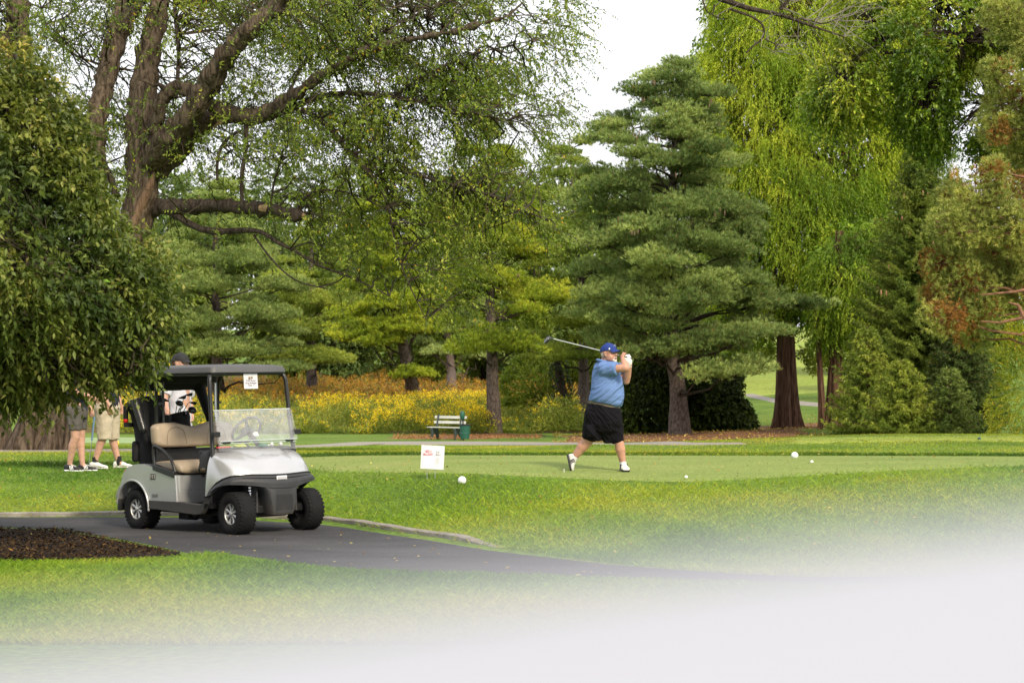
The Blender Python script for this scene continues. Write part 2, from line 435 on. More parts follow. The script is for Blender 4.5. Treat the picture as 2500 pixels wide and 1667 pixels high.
# ---------------------------------------------------------------- foliage
def unit(v): return v / (np.linalg.norm(v, axis=-1, keepdims=True) + 1e-9)
def rdir(n): return unit(rng.normal(size=(n, 3)))
def leafgeo(c, ax, nr, L, W, fold=False, tipw=0):
    """rhombic leaves: c base, ax along, nr normal. Returns V, F"""
    n = len(c); ax = unit(ax); sd_ = unit(np.cross(ax, nr)); nn = unit(np.cross(sd_, ax))
    L = np.broadcast_to(L, n)[:, None]; W = np.broadcast_to(W, n)[:, None]
    if fold:
        mid = c + ax * L * .5 - nn * W * .22; drop = np.array([0, 0, -1.]) * L * .12
        V = np.stack([c, c + ax * L * .42 + sd_ * W * .5, c + ax * L + drop, c + ax * L * .42 - sd_ * W * .5, mid], 1)
        b = np.arange(n)[:, None] * 5
        F = np.concatenate([b + np.array([0, 1, 2, 4]), b + np.array([0, 4, 2, 3])], 0)
        return V.reshape(-1, 3), F, 5
    V = np.stack([c, c + ax * L * .45 + sd_ * W * .5, c + ax * L, c + ax * L * .45 - sd_ * W * .5], 1)
    return V.reshape(-1, 3), np.arange(n * 4).reshape(n, 4), 4
def needlegeo(c, ax, L, W):
    n = len(c); ax = unit(ax); s = unit(np.cross(ax, rdir(n)))
    L = np.broadcast_to(L, n)[:, None]; W = np.broadcast_to(W, n)[:, None]
    V = np.stack([c - s * W * .5, c + s * W * .5, c + ax * L], 1)
    return V.reshape(-1, 3), np.arange(n * 3).reshape(n, 3), 3
def pal(cols, t, jit=.18):
    cols = np.array(cols); t = np.clip(t, 0, .9999) * (len(cols) - 1); i = t.astype(int); f = (t - i)[:, None]
    c = cols[i] * (1 - f) + cols[np.minimum(i + 1, len(cols) - 1)] * f
    return c * (1 + rng.normal(0, jit, (len(t), 1))).clip(.45, 1.7)

def tufts(centers, out, n_per, L, W, spread, cols, tcol):
    """needle tufts radiating from centers"""
    m = len(centers); c = np.repeat(centers, n_per, 0); o = np.repeat(out, n_per, 0)
    ax = unit(o + rdir(m * n_per) * spread)
    LL = L * rng.uniform(.7, 1.2, m * n_per)
    V, F, k = needlegeo(c, ax, LL, W)
    col = pal(cols, np.repeat(tcol, n_per) + rng.normal(0, .06, m * n_per))
    return V, F, np.repeat(col, k, 0)
def join(parts):
    V = []; F = []; C = []; n = 0
    for v, f, c in parts:
        V.append(v); F.append(f + n); C.append(c); n += len(v)
    return np.concatenate(V), np.concatenate(F), np.concatenate(C)

def bough_noise(p, s=1.0):
    return fnoise(p[:, 0] * s + p[:, 2] * s * .7 + 50, p[:, 1] * s + p[:, 2] * s + 50, 2)

def branch(mb, a, b, r0, r1=.01, sag=.0, n=5, sides=5):
    a = np.array(a, float); b = np.array(b, float); pts = []
    L = np.linalg.norm(b - a); j = rng.normal(0, .03 * L, (n + 1, 3)); j[0] = 0; j[-1] = 0
    for i in range(n + 1):
        t = i / n; p = a * (1 - t) + b * t + j[i]; p[2] += sag * L * 4 * t * (1 - t) * -1
        pts.append(p)
    mb.tube(pts, [r0 * (1 - i / n) + r1 * i / n for i in range(n + 1)], sides)

PINE_YG = [(.10, .16, .024), (.24, .32, .045), (.44, .48, .08)]
PINE_BG = [(.075, .125, .06), (.175, .25, .125), (.34, .42, .22)]
PINE_MG = [(.09, .145, .045), (.20, .275, .08), (.36, .42, .13)]
def pine(name, label, base, trunk_px, d, env, pads, npad, cols, r0, lean=(0, 0), cones=0, needle=(.16, .024), seed=1, dens=1.45, group=None, padk=1.0, gap=None):
    """trunk_px: [(px,py)...] from base up; env: [(py, xl, xr)] in photo pixels at depth d"""
    global rng
    rng = np.random.default_rng(seed)
    s = d / FP
    root = thing(name, label, 'tree', base, 0, group)
    bx = np.array(base)
    tp = [np.array(base)] + [P(x, y, d) for x, y in trunk_px]
    tp = np.array(tp)
    H = tp[-1, 2] - tp[0, 2]
    tb = MB()
    rr = [r0 * 1.35] + [r0 * (1 - .93 * ((p[2] - tp[0, 2]) / H)) for p in tp[1:]]
    tt = interp(np.c_[tp, rr], 22)
    tt[1:-1, :2] += rng.normal(0, .02, (20, 2))
    tb.tube(tt[:, :3] - bx, tt[:, 3], 12)
    def trunk_at(z):
        return np.array([np.interp(z, tt[:, 2], tt[:, k]) for k in range(2)] + [z])
    P_ = []                                    # pads: centre, (rx,ry,rz), outward
    for (x, y, hw, hh, dd) in pads:
        P_.append((P(x, y, d + dd) , (hw * s, hw * s * .9, hh * s)))
    ys = np.array([e[0] for e in env], float); xl = np.array([e[1] for e in env], float); xr = np.array([e[2] for e in env], float)
    for k in range(npad):
        y = ys[0] + (ys[-1] - ys[0]) * ((k + rng.random()) / npad) ** .8
        a, b = np.interp(y, ys, xl), np.interp(y, ys, xr)
        z = P(0, y, d)[2]; tx = trunk_at(z); cx = 1250 + tx[0] / s
        ph = k * 2.39996 + rng.normal(0, .3)
        co = math.cos(ph); R_ = (b - cx if co > 0 else cx - a) * s; Rm = (b - a) * s / 2
        rr_ = .25 + .62 * rng.random() ** .6
        rad = rr_ * (abs(co) * R_ + (1 - abs(co)) * Rm)
        c = tx + np.array([co * rad, math.sin(ph) * rad, 0])
        sz = padk * (.45 + .10 * Rm + rng.random() * .5)
        sz = min(sz, max(.3, Rm * .9))
        P_.append((c, (sz, sz, sz * rng.uniform(.28, .42))))
    parts = []; bb = MB()
    for (c, r) in P_:
        tx = trunk_at(min(max(c[2] - .35 * r[0] - .25 * np.linalg.norm(c[:2] - bx[:2]) * .5, tp[0, 2] + .6), tp[-1, 2] - .1))
        dist = np.linalg.norm(c - tx)
        outw = unit((c - tx)[None])[0] if dist > .05 else np.array([0, 0, 1.])
        branch(bb, tx - bx, c - bx + outw * r[0] * .4, .02 + .022 * dist ** .6, .012, .02)
        vol = r[0] * r[1] * r[2]
        nc = int(dens * (14 + 46 * r[0] * r[1] + 10 * vol))
        q = rdir(nc) * (rng.random((nc, 1)) ** .45)
        q[:, 2] = np.where(q[:, 2] < 0, q[:, 2] * .45, q[:, 2])
        cc = c + q * np.array(r)
        cc[:, 2] += (bough_noise(cc, 1.6) - .5) * .35
        # branchlets to clumps
        for i in range(0, nc, 5):
            branch(bb, c - bx + (cc[i] - c) * .1 + outw * -.2 * r[0], cc[i] - bx, .012, .005, 0, 2, 3)
        nt_ = 7
        off = rdir(nc * nt_) * .17; off[:, 2] = np.abs(off[:, 2]) * .9 - .03
        tc = np.repeat(cc, nt_, 0) + off
        radial = unit(tc - np.array([tx[0], tx[1], 0]) * [1, 1, 0] - np.array([0, 0, 1]) * tc[:, 2:3] * 1)
        out = unit(unit(off) * .6 + radial * .55 + np.array([0, 0, .55]))
        t = .5 + (bough_noise(tc, .8) - .5) * 1.3 + rng.normal(0, .10, len(tc))
        parts.append(tufts(tc, out, 8, needle[0], needle[1], .62, cols, t))
    V, F, C = join(parts)
    # dead brown needles inside
    br = rng.random(len(F)) < .035
    C[F[br].ravel()] = (.20, .10, .05)
    tr = tb.build('trunk', M_BARKP, root); tag(bb.build('branches', M_BARKD, root), kind='stuff')
    fastmesh('crown', V - bx, F, M_NEEDLE, root, C)
    if cones:
        ci = rng.choice(len(P_), cones); mb = MB()
        for k in range(cones):
            c, r = P_[ci[k]]
            q = rdir(1)[0]; q[1] = -abs(q[1]); p = c + q * np.array(r) * 1.0 - bx
            if p[2] > H * .45:
                for e in range(3):
                    pp = p + rng.normal(0, .09, 3)
                    mb.tube([pp, pp + [0, 0, -.08], pp + [0, 0, -.17]], [.012, .022, .008], 5)
        if mb.n: tag(mb.build('cones', mat('cone_' + name, (.14, .075, .05), .8, col2=(.24, .14, .10), vscale=30), root), kind='stuff')
    return root

D1, D2 = 85, 75
base1 = G(1205, 1058, 60, 130)
pine('white_pine', 'yellow-green pine with bare lower trunk standing behind the bench', base1, [(1203, 960), (1200, 850), (1196, 740), (1198, 600), (1188, 500), (1192, 400), (1195, 250)], base1[1],
     [(255, 1180, 1212), (330, 1150, 1240), (430, 1110, 1290), (520, 1060, 1320), (640, 1020, 1360), (720, 1040, 1400), (800, 1090, 1330)],
     [(1200, 835, 112, 42, -1), (1150, 850, 70, 35, -2.5), (1270, 850, 70, 35, .5), (1165, 678, 95, 34, -2), (1235, 690, 60, 30, 0), (1310, 722, 110, 40, 1), (1365, 735, 60, 26, 1.5), (1120, 720, 60, 30, 1), (1190, 590, 110, 26, -1.5),
      (1290, 610, 90, 26, 1), (1080, 600, 70, 26, 0), (1120, 520, 70, 30, -1), (1270, 520, 80, 28, 0), (1180, 440, 70, 25, 0), (1240, 380, 40, 20, 0), (1150, 370, 40, 20, 0), (1195, 300, 30, 20, 0)],
     26, PINE_YG, .31, cones=26, seed=11)
base2 = G(1660, 1061, 60, 130)
pine('blue_green_pine', 'tall blue-green pine rising just right of the golfer', base2, [(1655, 960), (1640, 850), (1632, 700), (1640, 520), (1645, 350), (1640, 240), (1632, 140)], base2[1],
     [(150, 1600, 1675), (220, 1520, 1740), (300, 1430, 1780), (420, 1380, 1800), (520, 1350, 1830), (620, 1360, 1860), (720, 1360, 1910), (860, 1420, 1890)],
     [(1960, 745, 85, 24, 0), (1860, 735, 80, 30, -1), (1850, 812, 95, 24, -2.5), (1760, 830, 80, 30, -3), (1800, 905, 95, 34, -3), (1720, 920, 60, 30, -3.2), (1700, 730, 80, 50, -4), (1740, 690, 60, 40, -4), (1620, 640, 90, 36, -4),
      (1540, 720, 100, 30, -2), (1470, 770, 90, 28, 0), (1740, 600, 90, 40, -3), (1800, 560, 70, 30, -1), (1690, 500, 90, 40, -3), (1580, 560, 90, 34, -3.5), (1470, 590, 90, 34, -1.5), (1440, 500, 80, 40, -1), (1520, 450, 80, 40, -2),
      (1600, 400, 80, 40, -2.5), (1700, 400, 80, 36, -1.5), (1500, 330, 60, 34, -1), (1620, 300, 70, 40, -1.8), (1720, 300, 60, 34, 0), (1600, 860, 90, 30, -2.5), (1690, 850, 70, 34, -3), (1510, 840, 80, 26, -1), (1660, 230, 50, 34, -.6), (1580, 230, 40, 30, -.4), (1640, 170, 26, 34, 0)],
     78, PINE_BG, .33, cones=46, seed=12)
pine('white_pine', 'yellow-green pine reaching left of the blue-green pine with an open crown', G(1420, 1052, 80, 140), [(1425, 900), (1420, 700), (1400, 500), (1390, 330)], 96,
     [(330, 1370, 1420), (420, 1330, 1470), (520, 1280, 1520), (640, 1260, 1560), (760, 1260, 1560), (860, 1280, 1540)],
     [(1330, 480, 70, 30, 0), (1390, 560, 80, 34, -2), (1340, 640, 70, 26, -2), (1430, 790, 90, 26, -2), (1350, 870, 90, 26, -2), (1480, 870, 80, 26, -2)],
     34, PINE_MG, .28, cones=10, seed=13)
pine('white_pine', 'leaning yellow-green pine rising out of the goldenrod meadow', G(1016, 985, 90, 150), [(1005, 940), (985, 850), (965, 760), (950, 640), (945, 520), (948, 420)], 118,
     [(430, 920, 980), (520, 880, 1010), (620, 830, 1040), (720, 820, 1060), (800, 830, 1060)],
     [(865, 815, 75, 40, -1), (930, 830, 70, 36, -2), (1000, 800, 85, 40, -2), (1010, 915, 60, 18, -1), (850, 770, 60, 26, 0), (960, 740, 80, 30, -2), (900, 700, 80, 30, 0), (1040, 730, 70, 28, 0), (930, 640, 70, 30, -1), (990, 600, 60, 26, 0)],
     30, PINE_YG, .42, cones=10, seed=14, needle=(.19, .03))
pine('white_pine', 'dense blue-grey pine between the dogwood and the meadow pine', G(535, 1000, 90, 170), [(530, 900), (528, 760), (525, 600), (530, 430)], 122,
     [(440, 500, 560), (540, 440, 640), (650, 400, 690), (760, 390, 740), (860, 390, 750)],
     [(500, 700, 90, 36, -4), (590, 640, 90, 34, -4), (470, 790, 90, 34, -4), (640, 770, 90, 36, -4), (560, 860, 120, 30, -4), (690, 900, 70, 16, -5), (450, 640, 60, 30, -3), (700, 700, 70, 30, -2), (560, 560, 70, 30, -2)],
     40, PINE_BG, .4, cones=16, seed=15, needle=(.2, .028))
pine('white_pine', 'bluish pine behind the right side of the cart roof', G(760, 985, 90, 170), [(760, 900), (757, 760), (760, 600), (762, 440)], 134,
     [(450, 745, 785), (540, 690, 830), (650, 650, 870), (760, 640, 880), (880, 650, 880)],
     [(720, 800, 80, 34, -3), (800, 740, 80, 34, -3), (700, 690, 70, 30, -3), (780, 880, 90, 26, -3), (690, 870, 60, 20, -4)],
     34, PINE_MG, .36, seed=16, needle=(.2, .028))
pine('white_pine', 'bluish pine filling the gap right of the meadow pine', G(1110, 990, 90, 180), [(1100, 900), (1090, 760), (1085, 600), (1080, 470)], 142,
     [(500, 1060, 1110), (600, 1010, 1160), (700, 990, 1190), (880, 990, 1200)], [], 30, PINE_BG, .36, seed=17, needle=(.2, .03))

# ------------------------------------------------ generic leafy mass built of sprays
def twigspray(starts, dirs, L, nleaf, leafL, leafW, cols, t, droop=.5, fold=False, side=.7, hang=.5):
    """leafy twigs: arching lines with leaves along. returns leaves and twig line points"""
    m = len(starts); k = np.linspace(.12, 1, nleaf)
    L = np.broadcast_to(L, m)[:, None, None]
    dirs = unit(dirs)
    p = starts[:, None] + dirs[:, None] * L * k[None, :, None]
    p[:, :, 2] -= (L[:, :, 0] * droop) * k[None] ** 2
    p = p.reshape(-1, 3)
    tang = np.repeat(dirs, nleaf, 0) + np.array([0, 0, -1.]) * (droop * 1.6 * np.tile(k, m))[:, None]
    sv = rdir(len(p))
    ax = unit(unit(tang) * .6 + sv * side + np.array([0, 0, -hang]))
    nr = unit(rdir(len(p)) + np.array([0, 0, 1.2]))
    V, F, kk = leafgeo(p, ax, nr, leafL * rng.uniform(.65, 1.2, len(p)), leafW * rng.uniform(.7, 1.15, len(p)), fold)
    C = np.repeat(pal(cols, np.repeat(t, nleaf) + rng.normal(0, .12, len(p))), kk, 0)
    return (V, F, C)
def twiglines(mb, starts, dirs, L, droop, r=.006, step=1):
    for i in range(0, len(starts), step):
        d = unit(dirs[i][None])[0]; l = L if np.isscalar(L) else L[i]; pts = []
        for k in (0, .35, .7, 1):
            q = starts[i] + d * l * k; q[2] -= l * droop * k * k; pts.append(q)
        mb.tube(pts, [r, r * .8, r * .6, r * .3], 3)

def pxmask_sample(n, poly, dens=None):
    poly = np.array(poly, float); lo = poly.min(0); hi = poly.max(0); out = []
    tot = 0
    while tot < n:
        q = rng.uniform(lo, hi, (n * 2, 2)); q = q[inpoly(q[:, 0], q[:, 1], poly)]
        if dens is not None: q = q[rng.random(len(q)) < dens(q[:, 0], q[:, 1])]
        out.append(q); tot += len(q)
        if len(out) > 40: break
    return np.concatenate(out)[:n]
def edge_dist(q, poly):
    poly = np.array(poly, float); best = np.full(len(q), 1e9)
    for i in range(len(poly)):
        a = poly[i]; b = poly[(i + 1) % len(poly)]; ab = b - a
        t = np.clip(((q - a) @ ab) / (ab @ ab + 1e-9), 0, 1)
        best = np.minimum(best, np.linalg.norm(q - (a + t[:, None] * ab), axis=1))
    return best
def PV(q, d):
    return np.c_[(q[:, 0] - 1250) / FP * d, d, CH - (q[:, 1] - YH) / FP * d]

# ------------------------------------------------ dogwood at the left, in front of everything
rng = np.random.default_rng(21)
DOG = [(-900, -150), (-300, 60), (-60, 110), (60, 130), (115, 210), (190, 300), (215, 400), (230, 480), (280, 545), (360, 590), (390, 660), (400, 720), (402, 780), (362, 825), (345, 850), (352, 890), (335, 915), (322, 925), (285, 900), (262, 925), (235, 955), (190, 945), (150, 965), (60, 970), (-300, 980), (-700, 960), (-1000, 700)]
dd0 = 19.6
root = thing('dogwood', 'dense dark green dogwood with drooping leaves overhanging the cart from the left edge', 'tree', GP(-480, 19.6))
rb = np.array(root.location)
q = pxmask_sample(11000, DOG, lambda x, y: np.where(x > -80, 1, .3) * (.25 + .75 * smooth(.34, .46, fnoise(x / 70, y / 50, 3))))
ed = edge_dist(q, DOG)
th = np.minimum(2.2, .25 + ed / 255 * 1.3)
ext = (ed < 40) & (rng.random(len(q)) < .35)
q = q[~ext]; ed = ed[~ext]; th = th[~ext]
j_ = rng.random(len(q)) < .22; q[j_] += rng.normal(0, 16, (int(j_.sum()), 2)) * [1, .8]
dep = dd0 + rng.uniform(-1, 1, len(q)) ** 1 * th
# keep more on the near side
st = PV(q, dep); cen = np.array([-5.6, dd0, 2.6])
dirs = unit(unit(st - cen) * .8 + rdir(len(q)) * .6 + np.array([0, 0, .1]))
t = .45 + (bough_noise(st, 2.2) - .5) * 1.3 + rng.normal(0, .08, len(q))
DOGC = [(.030, .054, .018), (.066, .102, .030), (.125, .165, .048), (.23, .23, .095)]
tw = twigspray(st, dirs, rng.uniform(.16, .34, len(q)), 9, .072, .036, DOGC, t, .28, True, .85, .35)
# warmer olive leaves top left
V, F, C = tw
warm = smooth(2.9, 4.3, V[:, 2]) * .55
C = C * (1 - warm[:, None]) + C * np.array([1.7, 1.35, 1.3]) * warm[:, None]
for (x, y) in ((470 * .532, 1120 * .532 + 0), (235, 905), (560 * .532, 760), (306, 770), (120, 900), (58, 945), (265, 690), (160, 1000 - 60)):
    sel = np.linalg.norm(V - P(x, y, 18.3), axis=1) < .10
    C[sel] = np.array([.14, .28, .03])
fastmesh('crown', V - rb, F, leafmat('dogwood_leaf', .36, .5, .35), root, C)
mb = MB(); tb = MB()
trunk_top = np.array([-6.1, 19.7, 1.6])
tb.tube([rb - rb, np.array([.1, .05, .7]), trunk_top - rb], [.16, .12, .11], 10)
hubs = [P(x, y, d) for x, y, d in ((-250, 600, 19), (-100, 800, 19), (60, 450, 19.4), (120, 650, 18.8), (250, 760, 19.2), (150, 880, 19), (320, 880, 19.2), (-300, 300, 19.8), (0, 260, 19.6), (330, 680, 20))]
for hpt in hubs: branch(tb, trunk_top - rb, hpt - rb, .06, .012, -.03, 7, 6)
HB = np.array(hubs)
for i in range(0, len(st), 5):
    j = int(np.argmin(np.linalg.norm(HB - st[i], axis=1)))
    if np.linalg.norm(HB[j] - st[i]) < 1.3: branch(tb, HB[j] - rb + rng.normal(0, .1, 3), st[i] - rb, .011, .004, .03, 3, 3)
tb.build('trunk', M_TWIG, root)

# ------------------------------------------------ the big old tree at the left
rng = np.random.default_rng(31)
DB = 38.0
root = thing('big_old_tree', 'huge old tree with several dark furrowed limbs spreading over the men and the cart', 'tree', G(60, 1098, 30, 60))
rb = np.array(root.location)
LIMBS = {
 'A': [(150, 900, 100, 0), (235, 640, 64, 0), (243, 520, 56, 0), (226, 420, 47, 0), (232, 300, 48, 0), (262, 180, 45, .3), (286, 90, 46, .5), (302, 10, 34, .8), (312, -60, 30, 1)],
 'A2': [(286, 100, 34, .5), (318, 40, 34, .4), (350, -40, 30, .2)],
 'B': [(150, 960, 130, 0), (250, 760, 100, 0), (330, 560, 76, 0), (352, 430, 74, 0), (346, 330, 74, 0), (350, 200, 62, .3), (365, 120, 50, .5), (385, 40, 44, .7), (402, -50, 40, 1)],
 'B2': [(365, 400, 52, -.2), (400, 345, 56, -.6), (445, 300, 52, -1), (490, 240, 50, -1.3), (520, 180, 46, -1.6), (560, 120, 42, -2), (620, 62, 38, -2.3), (690, 5, 32, -2.6), (735, -40, 28, -3)],
 'C': [(385, 430, 34, .4), (425, 375, 44, .4), (480, 312, 44, 0), (530, 282, 36, -.5), (590, 283, 30, -.9), (645, 290, 30, -1.2), (700, 240, 24, -1.8), (760, 203, 19, -2.2), (870, 135, 14, -3), (960, 104, 10, -3.5), (1100, 80, 7, -4), (1240, 40, 4, -4.5)],
 'C2': [(645, 290, 22, -1.2), (705, 268, 19, -1.6), (770, 237, 15, -2), (860, 224, 11, -2.4), (960, 235, 9, -2.8), (1100, 265, 7, -3.3), (1240, 295, 4, -4)],
 'C3': [(735, 268, 12, -1.8), (800, 298, 14, -2), (832, 350, 14, -2.1), (880, 400, 13, -2.4), (930, 455, 11, -2.7), (948, 500, 6, -3)],
 'C4': [(900, 412, 9, -2.5), (980, 416, 9, -2.8), (1060, 440, 7, -3.1), (1180, 470, 5, -3.5), (1340, 540, 3, -4)],
 'D': [(340, 520, 40, .2), (380, 505, 32, 0), (430, 506, 29, -.4), (540, 503, 27, -1), (640, 510, 26, -1.6), (700, 521, 24, -2), (742, 527, 16, -2.2)],
 'E': [(405, 515, 12, -.3), (440, 532, 16, -.5), (475, 556, 18, -.8), (520, 567, 17, -1), (600, 562, 14, -1.5), (645, 562, 12, -1.8), (670, 592, 9, -2), (720, 610, 8, -2.3), (780, 652, 6, -2.6), (850, 672, 5, -3), (950, 722, 3, -3.4)],
 'E2': [(620, 575, 6, -1.6), (660, 632, 5, -1.9), (720, 690, 4, -2.2), (800, 705, 3, -2.5)],
 'F': [(592, 492, 9, -1.2), (585, 430, 11, -1.2), (604, 370, 10, -1.1), (600, 300, 12, -1)],
 'F2': [(530, 440, 6, -.8), (528, 380, 9, -.8), (545, 340, 8, -.8), (580, 322, 8, -1)],
 'G': [(375, 330, 30, -.5), (388, 260, 30, -.7), (402, 215, 28, -.8), (425, 207, 24, -.9), (470, 218, 26, -.9), (520, 262, 24, -1), (560, 280, 26, -.9)],
 'G2': [(400, 216, 16, -.9), (385, 203, 9, -1), (372, 214, 5, -1)],
 'H': [(-90, 0, 20, 1), (0, 90, 26, 1), (60, 165, 36, .8), (120, 250, 32, .6), (185, 305, 22, .4), (225, 350, 18, .3), (270, 430, 16, .2), (285, 480, 20, .1)],
 'I': [(45, 900, 56, 2.5), (58, 500, 54, 2.4), (50, 230, 52, 2.2), (45, 60, 54, 2), (40, -60, 50, 2)],
 'J': [(300, 170, 8, .5), (250, 160, 6, 1), (190, 140, 5, 1.5), (120, 90, 5, 2), (90, -20, 4, 2)],
 'K': [(430, 240, 9, -.5), (438, 120, 10, 0), (425, 20, 10, .4), (430, -50, 9, .6)],
 'L': [(700, 240, 8, -1.8), (740, 150, 8, -1.4), (830, 60, 6, -1), (850, 15, 5, -1), (940, 10, 5, -1.5), (1080, 60, 3, -2)],
 'M': [(870, 135, 7, -3), (960, 60, 6, -3.4), (1080, 10, 4, -4), (1180, -20, 3, -4.5)],
 'N': [(960, 235, 6, -2.8), (1040, 180, 5, -3.2), (1160, 130, 4, -3.6), (1300, 100, 3, -4)],
 'O': [(660, 510, 6, -1.7), (668, 440, 5, -1.8), (690, 380, 4, -2)],
 'Q': [(720, 520, 6, -2.1), (735, 480, 6, -2.2), (780, 460, 5, -2.4), (860, 470, 4, -2.8), (960, 520, 3, -3.2)],
 'S': [(948, 500, 5, -3), (965, 600, 4, -3.2), (975, 640, 4, -3.3), (1010, 720, 3, -3.5), (1040, 780, 2, -3.6)],
}
limb_pts = []
sc_ = 1 / FP
for key, pl in LIMBS.items():
    pts = []
    for (x, y, wd, dd) in pl:
        p = P(x, y, DB + dd); pts.append([*p, wd * .5 * (DB + dd) / FP])
    n = max(8, int(sum(math.dist(pts[i][:3], pts[i + 1][:3]) for i in range(len(pts) - 1)) / .16))
    q = interp(pts, n)
    # smooth the polyline
    for _ in range(3): q[1:-1] = (q[:-2] + 2 * q[1:-1] + q[2:]) / 4
    q[1:-1, :3] += rng.normal(0, 1, (n - 2, 3)) * (q[1:-1, 3:4] * .05)
    q[:, 3] *= 1 + rng.normal(0, .04, n)
    mb = MB(); mb.tube(q[:, :3] - rb, q[:, 3], 14 if q[0, 3] > .1 else 8)
    o = mb.build('limb', M_BARKD if q[0, 3] < .1 or key in 'DHFE' else M_BARK, root)
    if q[0, 3] > .1 :
        o.modifiers.new('u', 'SUBSURF').render_levels = 1
        tx = bpy.data.textures.get('barktex') or bpy.data.textures.new('barktex', 'MUSGRAVE')
        tx.noise_scale = .16
        m = o.modifiers.new('d', 'DISPLACE'); m.texture = tx; m.strength = .05; m.texture_coords = 'LOCAL'
    limb_pts.append(q)
# torn wood scars
mb = MB()
a = P(470 / 1, 0, 1)
mb.tube([P(633, 508, DB - 1.75) - rb, P(650, 509, DB - 1.78) - rb, P(662, 511, DB - 1.8) - rb], [.05, .085, .05], 8)
mb.build('torn_wood', M_SCAR, root); mb = MB()
mb.tube([P(520, 312, DB - .75) - rb, P(540, 297, DB - .85) - rb, P(556, 288, DB - .9) - rb], [.01, .05, .02], 6)
mb.build('torn_wood', M_SCAR, root); mb = MB()
mb.tube([P(738, 526, DB - 2.3) - rb, P(752, 529, DB - 2.3) - rb], [.05, .01], 6)
mb.build('torn_wood', M_SCAR, root)
mb = MB(); mb.tube([P(322, 560, DB - .22) - rb, P(345, 500, DB - .24) - rb, P(368, 450, DB - .27) - rb, P(376, 420, DB - .3) - rb], [.07, .10, .07, .02], 10)
mb.build('torn_wood', mat('stripped_bark', (.09, .05, .028), .9, col2=(.22, .135, .08), vscale=7, stretch=(4, 4, .4), bump=.03, bscale=14), root)
# flared multi-stem base
def fluted(name, px, wpx, d, ztop, lobes, matx, parent, pyb=None, taper=.8, top=None, nz=14, amp=.075, flare=.6):
    b = GP(px, d); r = wpx * .5 * d / FP; rings = []
    rng_ = np.random.default_rng(abs(int(px)) + 5); phs = rng_.uniform(0, 6.28, 3)
    tx, ty = top if top else (b[0], b[1])
    for i in range(nz + 1):
        u = i / nz; z = b[2] - .1 + (ztop - b[2] + .1) * u
        rr = r * (1 - (1 - taper) * u) * (1 + flare * math.exp(-u * nz * .45))
        ring = []
        for k in range(48):
            a = 2 * math.pi * k / 48
            f = 1 + amp * (.6 * math.sin(lobes * a + phs[0] + u * 1.2) + .4 * math.sin((lobes * 2 + 1) * a + phs[1] - u * 2)) * (1 + 1.5 * math.exp(-u * 6)) + .02 * math.sin(23 * a + phs[2])
            ring.append((b[0] + (tx - b[0]) * u + rr * f * math.cos(a) - parent.location[0], b[1] + (ty - b[1]) * u + rr * f * math.sin(a) - parent.location[1], z - parent.location[2]))
        rings.append(ring)
    m = MB(); m.loft(rings); return m.build(name, matx, parent, auto=60)
M_BARKW = mat('bark_furrowed', (.036, .025, .017), .95, spec=.1, vscale=6, stretch=(2.2, 2.2, .5), bump=.07, bscale=8, col2=(.145, .108, .078))
fluted('stem', 62, 76, 38, 4.6, 4, M_BARKW, root, top=(-7.6, 38))
fluted('stem', 122, 52, 37.8, 4.4, 3, M_BARKW, root, top=(-7.3, 38))
fluted('stem', -12, 60, 38.6, 4.6, 3, M_BARKW, root)
# leafy sprays hung on the limbs
LP = np.concatenate([q[::2, :3] for q in limb_pts if q[-1, 3] < .35])
CROWN = [(-120, -80), (1330, -80), (1405, 20), (1400, 110), (1370, 180), (1390, 260), (1350, 330), (1370, 400), (1330, 480), (1380, 540), (1340, 600), (1250, 560), (1200, 640), (1180, 700), (1090, 800), (1010, 770), (940, 700), (860, 740), (800, 720), (760, 640), (690, 690), (620, 640), (540, 600), (450, 560), (400, 560), (330, 480), (-120, 420)]
def cdens(x, y):
    n = fnoise(x / 95 + 3, y / 95 + 9, 3)
    b = smooth(.40, .54, n) * .8 + .2
    b = b * np.where(x > 1200, .6, 1) * np.where((x < 650) & (y > 60) & (y < 420), .6, 1) * np.where(y > 560, .5, 1) * np.where((x < 720) & (y > 390), .28, 1) * np.where((x < 1000) & (y > 440), .62, 1) * np.where((x > 650) & (x < 1250) & (y < 330), 1.0, .72)
    return b
q = pxmask_sample(12500, CROWN, cdens)
dep = DB + .2 + rng.normal(0, 1.9, len(q)) - (q[:, 0] - 400) / 400 * .8
st = PV(q, dep)
# sprays that would smother the thick limbs hang behind them instead
TK = np.concatenate([q_[(q_[:, 3] > .10)][::2, :3] for q_ in limb_pts if (q_[:, 3] > .10).any()])
hit = np.array([(((TK[:, 0] - s[0]) ** 2 + (TK[:, 2] - s[2]) ** 2).min() < .30) for s in st])
dep = dep + np.where(hit & (rng.random(len(st)) < .85), 3.0, 0); st = PV(q, dep)
near = np.array([LP[np.argmin((((LP - s) * [1, .4, 1]) ** 2).sum(1) * rng.uniform(.35, 1, len(LP)) ** 2)] for s in st])
dirs = unit(unit(st - near) * .7 + rdir(len(q)) * .55 + np.array([.25, 0, .0]))
t = .45 + (bough_noise(st, .9) - .5) * 1.2 + rng.normal(0, .1, len(q))
ASH = [(.050, .085, .020), (.095, .145, .030), (.155, .21, .045), (.26, .28, .07)]
Ls = rng.uniform(.45, 1.0, len(q))
V, F, C = twigspray(st, dirs, Ls * .85, 18, .068, .031, ASH, t, .32, False, .9, .3)
yl = rng.random(len(F)) < .012
C[F[yl].ravel()] = (.42, .27, .03)
fastmesh('crown', V - rb, F, M_LEAF, root, C)
mb = MB()
twiglines(mb, st - rb, dirs, Ls * .85, .32, .006, 3)
